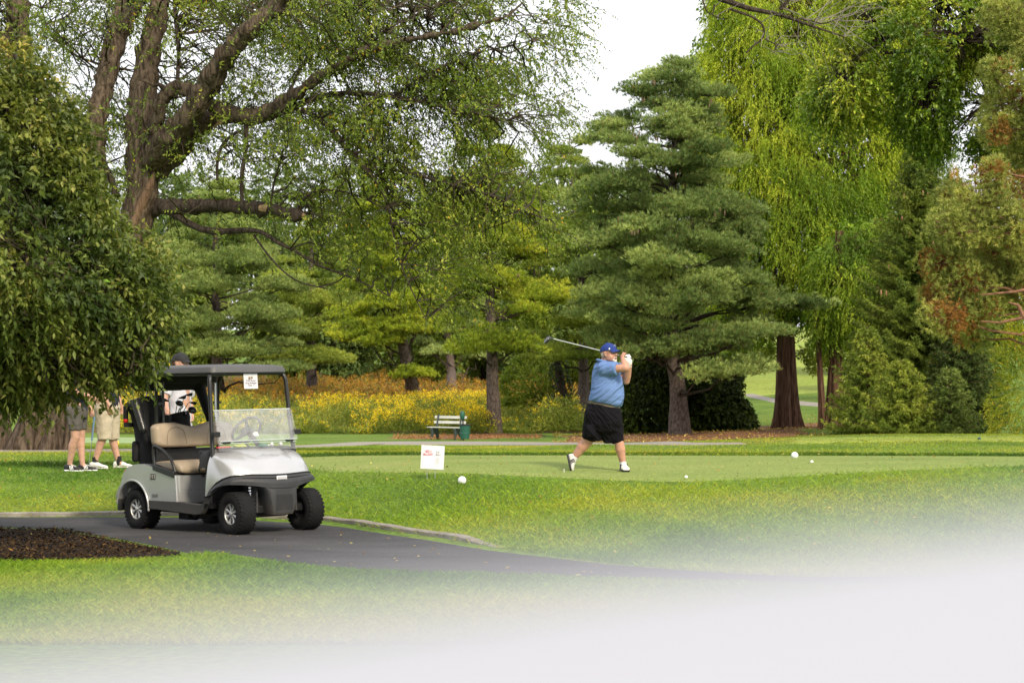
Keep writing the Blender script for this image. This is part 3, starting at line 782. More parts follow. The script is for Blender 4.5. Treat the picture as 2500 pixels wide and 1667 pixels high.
for i in range(0, len(st), 6):
    dist = np.linalg.norm(near[i] - st[i])
    if dist < 3.2: branch(mb, near[i] - rb, st[i] - rb, .008 + .005 * dist, .006, -.05, 4, 3)
mb.build('twigs', M_TWIG, root)

# ------------------------------------------------ right-hand overhanging bare limb and leafy oak
rng = np.random.default_rng(41)
root = thing('overhanging_tree', 'tree outside the top edge whose bare forked limb hangs into the sky', 'tree', GP(2900, 34))
rb = np.array(root.location)
BL = [[(2900, 900, 60, 0), (2880, 200, 50, 0), (2800, -350, 36, 0), (2200, -420, 26, -1), (1850, -300, 20, -2), (1700, -120, 18, -2.5), (1712, -25, 16, -2.6), (1740, 8, 15, -2.6), (1775, 20, 14, -2.6), (1830, 25, 11, -2.6), (1905, 24, 10, -2.7), (1950, 45, 8, -2.8), (1985, 75, 5, -2.9), (2060, 90, 3, -3)],
      [(1905, 24, 8, -2.7), (1925, 0, 8, -2.7), (1950, -40, 8, -2.7)], [(1780, 22, 6, -2.6), (1840, 42, 5, -2.7), (1866, 62, 5, -2.7), (1866, 95, 4, -2.7), (1840, 110, 4, -2.7), (1822, 130, 3, -2.7)],
      [(1745, 12, 4, -2.6), (1740, 38, 3, -2.6), (1725, 30, 3, -2.6), (1712, -10, 4, -2.6)], [(1740, 38, 3, -2.6), (1765, 48, 2, -2.6)], [(1950, 45, 4, -2.8), (2010, 60, 3, -2.9), (2050, 45, 2, -3)],
      [(1866, 95, 3, -2.7), (1895, 110, 3, -2.7), (1890, 130, 2, -2.7)]]
mb = MB(); LPB = []
for pl in BL:
    q = interp([[*P(x, y, 34 + dd), w_ * .5 * 34 / FP] for x, y, w_, dd in pl], 40 if len(pl) > 8 else 14)
    q[1:-1] = (q[:-2] + 2 * q[1:-1] + q[2:]) / 4
    mb.tube(q[:, :3] - rb, q[:, 3], 8); LPB.append(q[:, :3])
mb.build('limb', M_BARKD, root)
LPB = np.concatenate(LPB)
q = pxmask_sample(64, [(1760, -40), (2120, -60), (2180, 40), (2120, 130), (1980, 160), (1850, 130), (1800, 60)])
st = PV(q, 31.4 + rng.normal(0, .5, len(q))); near = np.array([LPB[np.argmin(((LPB - s) ** 2).sum(1) * rng.uniform(.2, 1, len(LPB)) ** 2)] for s in st]); dirs = unit(st - near + rdir(len(q)) * .5 + [.3, 0, -.2])
V, F, C = twigspray(st, dirs, .5, 8, .045, .02, ASH, .4 + rng.normal(0, .1, len(q)), .5)
fastmesh('crown', V - rb, F, M_LEAF, root, C)
mb = MB(); twiglines(mb, st - rb, dirs, .45, .5, .0035)
for i in range(len(st)): branch(mb, near[i] - rb, st[i] - rb, .009, .003, 0, 3, 3)
mb.build('twigs', mat('grey_twig', (.14, .12, .10), .9), root)

rng = np.random.default_rng(42)
OAKD = 47.0
root = thing('oak_tree', 'dark green oak whose leafy boughs hang down from the top right corner', 'tree', GP(3050, OAKD + 2))
rb = np.array(root.location)
OAK = [(2000, -60), (2080, 60), (2060, 110), (2015, 165), (1980, 230), (2020, 300), (2110, 290), (2190, 250), (2205, 310), (2260, 330), (2280, 370), (2330, 350), (2345, 260), (2390, 170), (2380, 330), (2420, 400), (2560, 420), (2900, 300), (3100, -100)]
q = pxmask_sample(7600, OAK, lambda x, y: (.08 + .92 * smooth(.38, .5, fnoise(x / 60, y / 60, 3))) * np.where(x > 2520, .3, 1))
ed = edge_dist(q, OAK)
st = PV(q, OAKD + rng.uniform(-1, 1, len(q)) * np.minimum(2.6, .4 + ed / 60))
hub = np.array([P(2500, -100, OAKD), P(2300, 0, OAKD), P(2150, 100, OAKD), P(2420, 250, OAKD), P(2250, 200, OAKD), P(2050, 180, OAKD - .5), P(2350, 100, OAKD - 1), P(2480, 350, OAKD)])
near = np.array([hub[np.argmin(((hub - s) ** 2).sum(1))] for s in st])
dirs = unit(unit(st - near) * .8 + rdir(len(q)) * .7 + [-.2, 0, 0])
t = .42 + (bough_noise(st, 1.1) - .5) * 1.4 + rng.normal(0, .08, len(q)); t += .25 * smooth(2200, 2000, q[:, 0])
OAKC = [(.05, .095, .016), (.10, .175, .022), (.19, .27, .034), (.36, .38, .07)]
V, F, C = twigspray(st, dirs, rng.uniform(.3, .6, len(q)), 12, .105, .058, OAKC, t, .3, True, .95, .2)
fastmesh('crown', V - rb, F, M_GLOSSLEAF, root, C)
mb = MB()
mb.tube([(0, 0, -.2), (0, 0, 5), (-.3, 0, 10.5)], [.45, .36, .28], 12)
top = np.array([-.3, 0, 9.5])
for hpt in hub: branch(mb, top, hpt - rb, .16, .03, -.04, 9, 7)
for i in range(0, len(st), 6): branch(mb, near[i] - rb, st[i] - rb, .02, .006, -.03, 4, 3)
mb.build('trunk', M_BARKD, root)

# ------------------------------------------------ feathery cypress-like trees (drooping bright foliage)
def feathery(name, label, trunks, d, poly, n, cols, seed, dens=None, L=(.35, .8), leaf=(.11, .040), top_light=0, depthr=2.6, hubs=()):
    global rng
    rng = np.random.default_rng(seed)
    root = thing(name, label, 'tree', GP(trunks[0][0], d)); rb = np.array(root.location)
    q = pxmask_sample(n, poly, dens)
    ed = edge_dist(q, poly); s = d / FP
    th = np.minimum(depthr, .3 + ed * s * 1.0)
    st = PV(q, d + rng.uniform(-1, .6, len(q)) * th)
    # gather the sprays into hanging fans
    cx = trunks[0][0]; ax = np.array([(cx - 1250) / FP * d, d])
    rad = st.copy(); rad[:, 0] -= ax[0]; rad[:, 1] -= ax[1]; rad[:, 2] = 0
    dirs = unit(unit(rad) * .4 + rdir(len(q)) * .55 + np.array([0, 0, -.35]))
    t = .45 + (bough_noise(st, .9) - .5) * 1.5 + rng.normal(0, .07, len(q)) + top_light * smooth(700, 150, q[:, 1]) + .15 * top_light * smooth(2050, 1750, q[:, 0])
    Ls = rng.uniform(*L, len(q))
    V, F, C = twigspray(st, dirs, Ls, 15, leaf[0], leaf[1], cols, t, .6, False, .7, .6)
    # added backing foliage, larger leaves coloured dark for the crown's inner shade
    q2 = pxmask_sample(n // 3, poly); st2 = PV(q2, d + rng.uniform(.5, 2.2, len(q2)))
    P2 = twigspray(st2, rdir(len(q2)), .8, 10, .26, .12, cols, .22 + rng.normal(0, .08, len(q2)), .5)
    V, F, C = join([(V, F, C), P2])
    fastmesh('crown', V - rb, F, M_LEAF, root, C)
    mb = MB()
    for i in range(0, len(st), 60):
        z = st[i][2] - .25 * np.linalg.norm(rad[i]) - .4
        branch(mb, np.array([ax[0], ax[1], max(z, rb[2] + 2.5)]) - rb, st[i] - rb, .03, .006, -.02, 4, 3)
    tag(mb.build('branches', M_BARKR, root), kind='stuff')
    for (px, wpx, ztop, tx) in trunks:
        fluted('trunk', px, wpx, d, ztop, 5, M_BARKR, root, top=((tx - 1250) / FP * d, d), taper=.45, nz=30, amp=.13, flare=.5)
    return root
FEA = [(.065, .12, .016), (.115, .20, .022), (.20, .29, .034), (.34, .40, .055)]
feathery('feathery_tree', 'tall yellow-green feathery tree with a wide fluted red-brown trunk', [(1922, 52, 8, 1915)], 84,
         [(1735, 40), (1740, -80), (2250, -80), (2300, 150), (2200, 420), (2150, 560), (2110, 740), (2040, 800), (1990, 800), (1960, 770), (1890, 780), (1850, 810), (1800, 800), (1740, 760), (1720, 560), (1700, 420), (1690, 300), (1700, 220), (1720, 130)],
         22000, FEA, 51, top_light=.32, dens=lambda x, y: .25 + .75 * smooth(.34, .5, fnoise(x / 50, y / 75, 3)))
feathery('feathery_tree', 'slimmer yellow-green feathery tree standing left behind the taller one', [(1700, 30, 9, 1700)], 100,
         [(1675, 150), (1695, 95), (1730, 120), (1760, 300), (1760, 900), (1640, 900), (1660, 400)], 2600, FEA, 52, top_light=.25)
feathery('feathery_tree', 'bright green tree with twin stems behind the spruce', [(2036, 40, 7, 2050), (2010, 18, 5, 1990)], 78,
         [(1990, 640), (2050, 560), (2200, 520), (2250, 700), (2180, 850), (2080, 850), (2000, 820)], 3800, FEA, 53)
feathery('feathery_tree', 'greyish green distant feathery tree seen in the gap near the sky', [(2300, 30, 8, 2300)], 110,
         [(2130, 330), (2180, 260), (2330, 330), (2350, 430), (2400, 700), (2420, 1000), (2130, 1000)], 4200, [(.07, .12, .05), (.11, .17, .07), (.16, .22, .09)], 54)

# ------------------------------------------------ spruces
SPR = [(.04, .07, .018), (.075, .12, .026), (.13, .18, .036), (.22, .26, .06)]
def spruce(name, label, px, d, pytop, hw, n, seed, cols=SPR, cone=0, bottom=None, droop=.5):
    global rng
    rng = np.random.default_rng(seed)
    b = GP(px, d); s = d / FP; H = P(0, pytop, d)[2] - b[2]; Rm = hw * s
    root = thing(name, label, 'tree', b)
    mb = MB(); mb.tube([(0, 0, -.1), (0, 0, H * .5), (0, 0, H)], [.02 * H + .05, .01 * H + .03, .012], 8)
    S = []; Dv = []; T = []
    for k in range(n):
        u = ((k + .5) / n) ** 1.15               # 0 top, 1 bottom
        z = H * (1 - u * .97); L = Rm * (u ** .8) * rng.uniform(.72, 1.12) + .12
        ph = k * 2.39996 + rng.normal(0, .2); o = np.array([math.cos(ph), math.sin(ph), 0])
        m = max(2, int(L / .13)); pts = []
        for i in range(m + 1):
            f = i / m; p = np.array([0, 0, z]) + o * L * f
            p[2] += L * (.18 * f - droop * .55 * f ** 1.3 + .22 * f ** 4) ; pts.append(p)
        pts = np.array(pts)
        mb.tube(pts[::max(1, m // 4)] if m > 4 else pts, np.linspace(.018, .006, len(pts[::max(1, m // 4)] if m > 4 else pts)), 3)
        side = np.array([-o[1], o[0], 0]); tb = rng.random() * .4 + .3
        for i in range(1 if m < 4 else 1, m + 1):
            f = i / m; wl = (.12 + .42 * L * .5 * (1 - f) + .05) * rng.uniform(.6, 1.1)
            for sg in (-1, 1):
                dv = unit((side * sg + o * .7 + np.array([0, 0, -.55]) + rng.normal(0, .15, 3))[None])[0]
                nst = max(2, int(wl / .075))
                for j in range(nst):
                    S.append(pts[i] + dv * wl * (j + .5) / nst); Dv.append(dv); T.append(tb + .25 * f)
            S.append(pts[i]); Dv.append(o); T.append(tb + .3 * f)
    S = np.array(S); Dv = np.array(Dv); T = np.array(T) + rng.normal(0, .08, len(S)) + (bough_noise(S, 1.1) - .5) * .6
    npn = 6
    c = np.repeat(S, npn, 0) + rng.normal(0, .015, (len(S) * npn, 3)); ax = unit(np.repeat(Dv, npn, 0) * .75 + rdir(len(c)) * .8)
    V, F, k_ = needlegeo(c, ax, rng.uniform(.07, .13, len(c)), .036)
    fastmesh('crown', V, F, M_NEEDLE, root, np.repeat(pal(cols, np.repeat(T, npn)), k_, 0))
    mb.build('trunk', M_BARKR, root)
    for k in range(cone):
        u = rng.uniform(.04, .55); ph = rng.uniform(math.pi * 1.1, math.pi * 1.9); r_ = Rm * u ** .8 * .95
        m = MB(); p = np.array([math.cos(ph) * r_, math.sin(ph) * r_, H * (1 - u) - .2 * r_])
        m.tube([p, p + [0, 0, -.05], p + [0, 0, -.14], p + [0, 0, -.19]], [.012, .03, .028, .008], 6)
        m.build('cone', M_CONE, root)
    return root
M_CONE = mat('spruce_cone', (.30, .15, .07), .8, col2=(.42, .24, .13), vscale=40)
spruce('spruce', 'tall narrow dark spruce dotted with orange cones at its top', 2243, 70, 335, 225, 520, 61, cone=16, cols=[(.030, .055, .014), (.055, .092, .020), (.095, .14, .030), (.15, .19, .045)])
spruce('spruce', 'low dark spruce right of the twin stems with pale branch tips', 2118, 66, 800, 100, 150, 62)
spruce('spruce', 'broad low spruce standing between the tall spruce and the golden hedge', 2345, 67, 760, 130, 170, 63, cols=[(.02, .035, .014), (.035, .058, .02), (.055, .085, .028)])
spruce('spruce', 'low spruce in front of the foot of the tall spruce', 2200, 64, 880, 120, 130, 64)
spruce('spruce', 'small pale-tipped spruce in front of the broad dark one', 2320, 63.5, 900, 75, 80, 65, cols=[(.06, .095, .03), (.09, .135, .045), (.13, .175, .06)])

# ------------------------------------------------ scots pine at the right edge
rng = np.random.default_rng(71)
DS = 42.0
root = thing('scots_pine', 'grey-green pine with rusty brown inner needles at the right edge', 'tree', GP(2780, DS)); rb = np.array(root.location)
PD = [(2460, 40, 70), (2520, 120, 60), (2440, 180, 45), (2470, 260, 70), (2530, 300, 60), (2430, 310, 50), (2500, 380, 40), (2400, 500, 80), (2470, 470, 60), (2330, 560, 70), (2300, 640, 55), (2350, 680, 80), (2430, 620, 90), (2490, 560, 80),
      (2290, 720, 45), (2310, 770, 60), (2380, 760, 70), (2370, 820, 40), (2450, 690, 60), (2520, 700, 70), (2330, 480, 40), (2420, 420, 40), (2480, 330, 50), (2600, 200, 90), (2600, 500, 110), (2650, 700, 100), (2620, 0, 90)]
SCC = [(.14, .18, .075), (.24, .28, .115), (.38, .40, .17)]
RUST = [(.22, .10, .045), (.30, .155, .07), (.24, .17, .08)]
parts = []; mb = MB()
trk = np.array([P(2780, y, DS) for y in (1070, 700, 350, 0, -200)]); trk[0] = rb
mb.tube(trk - rb, [.3, .26, .2, .12, .06], 12)
for (x, y, r) in PD:
    c = P(x, y, DS + rng.uniform(-1.2, .8)); rr = r * DS / FP
    tz = min(max(c[2] + rng.uniform(-.3, .5), 1.2), 9); tx = np.array([np.interp(tz, trk[:, 2], trk[:, 0]), DS, tz])
    branch(mb, tx + (c - tx) * .0 - rb, c - rb, .045, .015, .08, 8, 6)
    nc = int(80 * (rr / .5) ** 2) + 30
    q = rdir(nc) * rng.random((nc, 1)) ** .4 * np.array([rr, rr, rr * .8]) + c
    for i in range(0, nc, 2): branch(mb, c - rb + (q[i] - c) * .2, q[i] - rb, .014, .006, 0, 3, 3)
    nt_ = 6; off = rdir(nc * nt_) * .13; tc = np.repeat(q, nt_, 0) + off
    inner = 1 - np.clip(np.linalg.norm((tc - c) / rr, axis=1), 0, 1.2)
    out = unit(unit(tc - c) * .8 + np.array([0, 0, .45]) + unit(off) * .5)
    rust = (bough_noise(tc, 1.3) + .35 * inner + rng.normal(0, .05, len(tc)) > (.64 if y > 560 else .74))
    t = .5 + (bough_noise(tc, 1.5) - .5) + rng.normal(0, .1, len(tc))
    if (~rust).any(): parts.append(tufts(tc[~rust], out[~rust], 14, .10, .017, .85, SCC, t[~rust]))
    if rust.any(): parts.append(tufts(tc[rust], out[rust], 9, .09, .015, .95, RUST, t[rust]))
V, F, C = join(parts)
for pl in ([(2780, 780), (2560, 740), (2500, 775), (2440, 788), (2395, 784)], [(2500, 775), (2485, 745), (2462, 738)], [(2780, 700), (2560, 695), (2480, 712), (2395, 720)]):
    mb.tube([P(x, y, DS - 1.3) - rb for x, y in pl], np.linspace(.06, .015, len(pl)), 7)
mb.build('trunk', mat('bark_orange', (.13, .06, .035), .9, col2=(.28, .14, .08), vscale=9, bump=.02), root)
fastmesh('crown', V - rb, F, M_NEEDLE, root, C)

# ------------------------------------------------ shrubs
def shrub(name, label, poly, d, n, cols, seed, leaf=(.10, .05), L=.35, depthr=1.6, base=None, up=.2, droop=.25, stems=True, nl=12, cat='shrub', mt=None, dens=None, warm=None):
    global rng
    rng = np.random.default_rng(seed)
    pa = np.array(poly, float); bx = base if base else (pa[:, 0].min() + pa[:, 0].max()) / 2
    root = thing(name, label, cat, GP(bx, d)); rb = np.array(root.location)
    q = pxmask_sample(n, poly, dens); ed = edge_dist(q, poly) * d / FP
    st = PV(q, d + rng.uniform(-1, 1, len(q)) * np.minimum(depthr, .15 + ed * 1.2))
    cen = np.array([rb[0], rb[1], rb[2] + .3 * (st[:, 2].max() - rb[2])])
    dirs = unit(unit(st - cen) * .8 + rdir(len(q)) * .5 + np.array([0, 0, up]))
    t = .45 + (bough_noise(st, 1.4) - .5) * 1.4 + rng.normal(0, .1, len(q))
    V, F, C = twigspray(st, dirs, L, nl, leaf[0], leaf[1], cols, t, droop)
    if warm is not None:
        k = rng.random(len(F)) < warm[0]; C[F[k].ravel()] = warm[1]
    fastmesh('foliage', V - rb, F, mt or M_LEAF, root, C)
    if stems and 'arbor' not in name:
        mb = MB()
        for i in range(0, len(st), max(1, len(st) // 60)):
            branch(mb, np.array([rng.normal(0, .1), rng.normal(0, .1), 0]), st[i] - rb, .025, .006, -.03, 4, 4)
        mb.build('stems', M_TWIG, root)
    return root
YEW = [(.012, .022, .009), (.026, .044, .013), (.050, .078, .018), (.10, .15, .026)]
shrub('yew', 'black-green yew mass behind the pine trunk with bright tips low on its left', [(1505, 1060), (1515, 950), (1560, 890), (1640, 870), (1660, 900), (1650, 1060)], 80, 3400, YEW, 81, (.15, .07), .4, nl=14)
shrub('yew', 'black-green rounded yew right of the pine trunk', [(1660, 1058), (1655, 940), (1690, 885), (1740, 868), (1768, 905), (1800, 925), (1798, 970), (1822, 1005), (1832, 1040), (1812, 1058)], 81, 4600, [c for c in YEW[:3]], 82, (.15, .07), .4, nl=14)
shrub('arborvitae', 'golden-green arborvitae glowing at the right edge', [(2425, 1062), (2415, 1000), (2440, 930), (2435, 860), (2470, 780), (2530, 760), (2640, 800), (2650, 1062)], 60, 2300, [(.07, .11, .015), (.13, .19, .02), (.24, .28, .035), (.34, .31, .04)], 83, (.07, .028), .3, nl=14, warm=(.06, (.42, .26, .04)))
shrub('arborvitae', 'orange-tinted slim arborvitae peeking over the pine at the right', [(2300, 560), (2305, 470), (2330, 410), (2352, 470), (2360, 560)], 74, 420, [(.16, .17, .03), (.26, .22, .04), (.34, .22, .05)], 84, (.08, .03), .3, stems=False, warm=(.2, (.40, .17, .04)))
BRI = [(.12, .18, .025), (.16, .225, .035), (.25, .31, .06), (.33, .36, .10)]
shrub('maple_sapling', 'bright yellow-green understorey tree behind the golfer', [(1240, 990), (1230, 930), (1270, 880), (1340, 860), (1440, 850), (1500, 880), (1500, 960), (1440, 970), (1400, 940), (1370, 960), (1300, 990)], 100, 1500, BRI, 85, (.12, .09), .5, nl=12, cat='tree')
shrub('maple_sapling', 'bright yellow-green foliage glimpsed beside the lone pine trunk', [(1270, 800), (1290, 745), (1340, 740), (1350, 800), (1310, 850)], 104, 380, BRI, 86, (.12, .09), .5, nl=12, stems=False, cat='tree')
shrub('maple_sapling', 'sunlit branch of green leaves left of the wide fluted trunk', [(1760, 900), (1790, 850), (1880, 840), (1900, 880), (1850, 905), (1800, 925)], 90, 420, BRI, 87, (.12, .08), .5, nl=12, stems=False, cat='tree')
shrub('maple_sapling', 'sunlit branch of green leaves right of the wide fluted trunk', [(1950, 870), (2000, 840), (2050, 860), (2030, 905), (1985, 925)], 86, 260, BRI, 88, (.12, .08), .5, nl=12, stems=False, cat='tree')
# ivy covered stump
root = thing('ivy_trunk', 'dark trunk wrapped in ivy between the meadow and the golfer', 'tree', GP(1378, 97))
mb = MB(); mb.tube([(0, 0, 0), (0, 0, 1.2), (-.2, 0, 2.4), (-.5, 0, 4)], [.26, .22, .2, .12], 10); mb.build('trunk', M_BARKD, root)
rng = np.random.default_rng(89)
zc = rng.uniform(0, 3.2, 260); ph = rng.uniform(0, 6.28, 260); st = np.c_[np.cos(ph) * .3 - zc * .08, np.sin(ph) * .3, zc]
V, F, C = twigspray(st, unit(np.c_[np.cos(ph), np.sin(ph), ph * 0 + .2]), .2, 8, .10, .08, [(.015, .03, .012), (.03, .055, .02), (.06, .10, .03)], rng.random(260), .4)
fastmesh('ivy', V, F, M_GLOSSLEAF, root, C)

# far woods closing the gaps
def far_tree(label, px, d, pytop, hwpx, cols, seed, group='trees of the distant wood', n=2400, leaf=.30):
    global rng
    rng = np.random.default_rng(seed)
    b = GP(px, d); s = d / FP; H = P(0, pytop, d)[2] - b[2]; r = hwpx * s
    root = thing('woodland_tree', label, 'tree', b, 0, group)
    nb = 34; bc = rdir(nb) * rng.random((nb, 1)) ** .33 * np.array([r * .8, r * .8, H * .44]) + np.array([0, 0, H * .52])
    k = rng.integers(0, nb, n); st = bc[k] + rdir(n) * r * .36
    dirs = unit(unit(st - bc[k]) + [0, 0, .2])
    V, F, C = twigspray(st, dirs, .9, 12, leaf, leaf * .55, cols, .45 + rng.normal(0, .15, n) + (rng.random(nb) * .5 - .25)[k], .3)
    fastmesh('crown', V, F, M_LEAF, root, C)
    mb = MB(); mb.tube([(0, 0, 0), (0, 0, H * .4), (0, 0, H * .8)], [.35, .25, .06], 7)
    for i in range(0, nb, 2): branch(mb, (0, 0, H * .3), bc[i], .1, .02)
    mb.build('trunk', M_BARKD, root)
    return root
FC = [(.06, .10, .022), (.12, .175, .038), (.21, .26, .065)]
FB = [(.06, .105, .045), (.12, .18, .08), (.21, .27, .12)]
k = 0
for (px, d, top, hw, cc, lab) in ((250, 165, 560, 95, FC, 'dark wood tree half hidden behind the dogwood'), (420, 172, 470, 90, FB, 'bluish wood tree above the left men'), (640, 170, 440, 90, FB, 'bluish wood tree above the cart windscreen'),
        (870, 175, 430, 95, FC, 'green wood tree behind the leaning meadow pine'), (1040, 180, 440, 85, FB, 'bluish wood tree between the two yellow-green pines'), (1300, 170, 470, 90, FC, 'green wood tree behind the lone pine, on its right'),
        (1500, 165, 430, 90, FB, 'bluish wood tree behind the golfer'), (700, 150, 640, 70, FC, 'low green wood tree above the goldenrod'), (1180, 155, 600, 80, FC, 'low green wood tree straight behind the lone pine'),
        (1420, 150, 620, 90, FC, 'low green wood tree over the bright sapling'), (1600, 140, 640, 90, FC, 'low green wood tree behind the blue-green pine'), (340, 150, 700, 80, FC, 'low green wood tree behind the men'),
        (2200, 130, 560, 120, FC, 'dark wood tree behind the tall spruce'), (2420, 120, 500, 110, FC, 'dark wood tree behind the rusty pine'), (2080, 160, 420, 110, FC, 'tall wood tree behind the twin stems'), (1750, 150, 560, 70, FC, 'wood tree left of the wide fluted trunk'),
        (100, 175, 520, 100, FC, 'wood tree at the far left behind the men'), (330, 185, 480, 95, FC, 'wood tree behind the khaki shorts man'), (520, 185, 430, 95, FC, 'wood tree peeking over the blue-grey pine'), (760, 190, 430, 95, FB, 'bluish wood tree over the meadow middle'), (950, 160, 560, 85, FC, 'low wood tree right behind the leaning pine'), (1110, 190, 420, 95, FC, 'wood tree topping the row left of the lone pine'),
        (1220, 195, 420, 95, FB, 'bluish wood tree topping the row at the lone pine'), (1400, 190, 420, 95, FC, 'wood tree topping the row right of the lone pine'), (480, 150, 640, 80, FC, 'low wood tree behind the blue-grey pine'), (820, 150, 640, 80, FB, 'low bluish wood tree behind the meadow'), (1060, 150, 650, 80, FC, 'low green wood tree left of the lone pine trunk'), (1300, 148, 680, 80, FB, 'low bluish wood tree right of the lone pine trunk'), (1560, 190, 430, 95, FC, 'wood tree between golfer and blue-green pine'), (2300, 150, 480, 110, FC, 'wood tree right of the tall spruce')):
    far_tree(lab, px, d, top - (60 if top < 490 and px < 1650 else 0), hw, cc, 900 + k); k += 1

# ------------------------------------------------ meadow: goldenrod, russet brambles
rng = np.random.default_rng(95)
def meadow(name, label, n, pxr, dr, hgt, leafc, topc, ptop, lw=.035, clump=.9, topn=16, dpow=1.0, th=0):
    px = rng.uniform(*pxr, n); d = dr[0] + (dr[1] - dr[0]) * rng.random(n) ** dpow
    x = (px - 1250) / FP * d; z = zt(x, d); nz = fnoise(x * .35, d * .35, 3)
    keep = nz > th; x, d, z, nz = x[keep], d[keep], z[keep], nz[keep]; n = len(x)
    h = hgt * (.16 + 1.9 * smooth(.36, .66, fnoise(x * .42 + 5, d * .35, 3))) * rng.uniform(.75, 1.2, n)
    nl = 13; f = rng.uniform(.08, .95, (n, nl)); b = np.stack([np.repeat(x[:, None], nl, 1) + rng.normal(0, .10, (n, nl)), np.repeat(d[:, None], nl, 1) + rng.normal(0, .10, (n, nl)), z[:, None] + h[:, None] * f], -1).reshape(-1, 3)
    ax = unit(rdir(len(b)) * .9 + [0, 0, .7]); tcol = np.repeat(.5 + (fnoise(x * .8, d * .8) - .5) * 1.6, nl)
    V1, F1, k1 = leafgeo(b, ax, rdir(len(b)), .20 * rng.uniform(.6, 1.3, len(b)), lw * rng.uniform(.8, 1.4, len(b)))
    C1 = np.repeat(pal(leafc, tcol + rng.normal(0, .12, len(b))), k1, 0)
    has = np.where(rng.random(n) < ptop(x, d, nz))[0]
    xx, yy, zz = x[has], d[has], z[has] + h[has]
    t = np.stack([np.repeat(xx[:, None], topn, 1) + rng.normal(0, .075, (len(has), topn)), np.repeat(yy[:, None], topn, 1) + rng.normal(0, .075, (len(has), topn)), zz[:, None] + rng.uniform(-.18, .06, (len(has), topn))], -1).reshape(-1, 3)
    V2, F2, k2 = leafgeo(t, unit(rdir(len(t)) + [0, 0, .3]), rdir(len(t)), .07, .045)
    C2 = np.repeat(pal(topc, rng.random(len(t)), .12), k2, 0)
    V, F, C = join([(V1, F1, C1), (V2, F2, C2)])
    o = fastmesh(name, V, F, M_LEAF, None, C)
    return tag(o, label, name.replace('_', ' '), kind='stuff')
LG = [(.07, .11, .03), (.14, .18, .045), (.24, .26, .07)]
GO = [(.46, .34, .015), (.66, .50, .025), (.74, .60, .07)]
meadow('goldenrod', 'dense yellow flowering goldenrod in front of the pines', 11000, (260, 1210), (89.5, 116), .62, LG, GO, lambda x, d, n: (.05 + .66 * smooth(.46, .6, fnoise(x * .30 + 40, d * .30, 3))) * np.where(x < -9.8, .5, 1), dpow=1.3)
meadow('wildflowers', 'green weeds with a few yellow flowers left of the golfer', 3200, (1200, 1500), (91, 112), .72, LG, GO, lambda x, d, n: .12 + 0 * x, dpow=1.3)
BR = [(.09, .13, .035), (.15, .15, .05), (.27, .12, .06), (.15, .18, .05), (.30, .18, .08)]
meadow('brambles', 'russet and orange brambles climbing the slope behind the goldenrod', 9000, (330, 1420), (114, 150), .62, BR, [(.35, .13, .05), (.48, .26, .05), (.5, .33, .04)], lambda x, d, n: .35 + 0 * x, lw=.07, dpow=1.0)
meadow('goldenrod', 'yellow goldenrod seen between the men and the cart', 1500, (120, 420), (92, 125), 1.3, LG, GO, lambda x, d, n: .7 + 0 * x)
# ================================================================ golf cart
M_SILVER = mat('silver_paint', (.50, .505, .515), .24, metal=.5, spec=.5, coat=.5, var=.05, vscale=3, bump=.0004, bscale=300)
def dusty(m, z0, z1):
    n = m.node_tree; b = n.nodes['Principled BSDF']; tc = n.nodes.new('ShaderNodeTexCoord'); sp = n.nodes.new('ShaderNodeSeparateXYZ'); n.links.new(tc.outputs['Object'], sp.inputs[0])
    no = n.nodes.new('ShaderNodeTexNoise'); no.inputs['Scale'].default_value = 16; no.inputs['Detail'].default_value = 8; no.inputs['Roughness'].default_value = .7; n.links.new(tc.outputs['Object'], no.inputs[0])
    mr = n.nodes.new('ShaderNodeMapRange'); mr.inputs[1].default_value = z0; mr.inputs[2].default_value = z1; mr.inputs[3].default_value = .75; mr.inputs[4].default_value = -.1; n.links.new(sp.outputs['Z'], mr.inputs[0])
    ad = n.nodes.new('ShaderNodeMath'); ad.operation = 'MULTIPLY'; n.links.new(mr.outputs[0], ad.inputs[0]); n.links.new(no.outputs[0], ad.inputs[1]); ad.use_clamp = True
    old = b.inputs['Base Color'].links[0].from_socket; mx = n.nodes.new('ShaderNodeMix'); mx.data_type = 'RGBA'; n.links.new(ad.outputs[0], mx.inputs[0]); n.links.new(old, mx.inputs[6]); mx.inputs[7].default_value = (.10, .082, .06, 1)
    n.links.new(mx.outputs[2], b.inputs['Base Color'])
    r = n.nodes.new('ShaderNodeMapRange'); r.inputs[3].default_value = b.inputs['Roughness'].default_value; r.inputs[4].default_value = .8; n.links.new(ad.outputs[0], r.inputs[0]); n.links.new(r.outputs[0], b.inputs['Roughness'])
dusty(M_SILVER, .30, .50)
M_GREYP = mat('dark_grey_plastic', (.030, .031, .034), .55, spec=.4, var=.12, vscale=9, bump=.0006, bscale=350)
dusty(M_GREYP, .20, .42)
M_BLACKP = mat('black_plastic', (.012, .012, .013), .5, spec=.4)
M_ROOF = mat('roof_grey', (.075, .075, .078), .55, var=.08, vscale=4, bump=.0005, bscale=200)
M_RUB = mat('tyre_rubber', (.008, .008, .0085), .85, spec=.25, var=.25, vscale=14, bump=.001, bscale=90)
M_ALLOY = mat('alloy', (.48, .47, .45), .38, metal=.75, var=.06, vscale=20)
M_VINYL = mat('tan_vinyl', (.34, .27, .195), .5, spec=.4, var=.10, vscale=5, bump=.0012, bscale=220)
M_BLKM = mat('black_metal', (.014, .014, .015), .38, spec=.5)
M_WHITE = mat('white_paint', (.80, .80, .82), .5)
M_PAPER = mat('paper', (.60, .60, .63), .8, spec=.2)
M_BAG = mat('bag_black', (.010, .010, .012), .72, spec=.3, bump=.004, bscale=22)
M_CHROME = mat('steel', (.55, .55, .57), .22, metal=1)
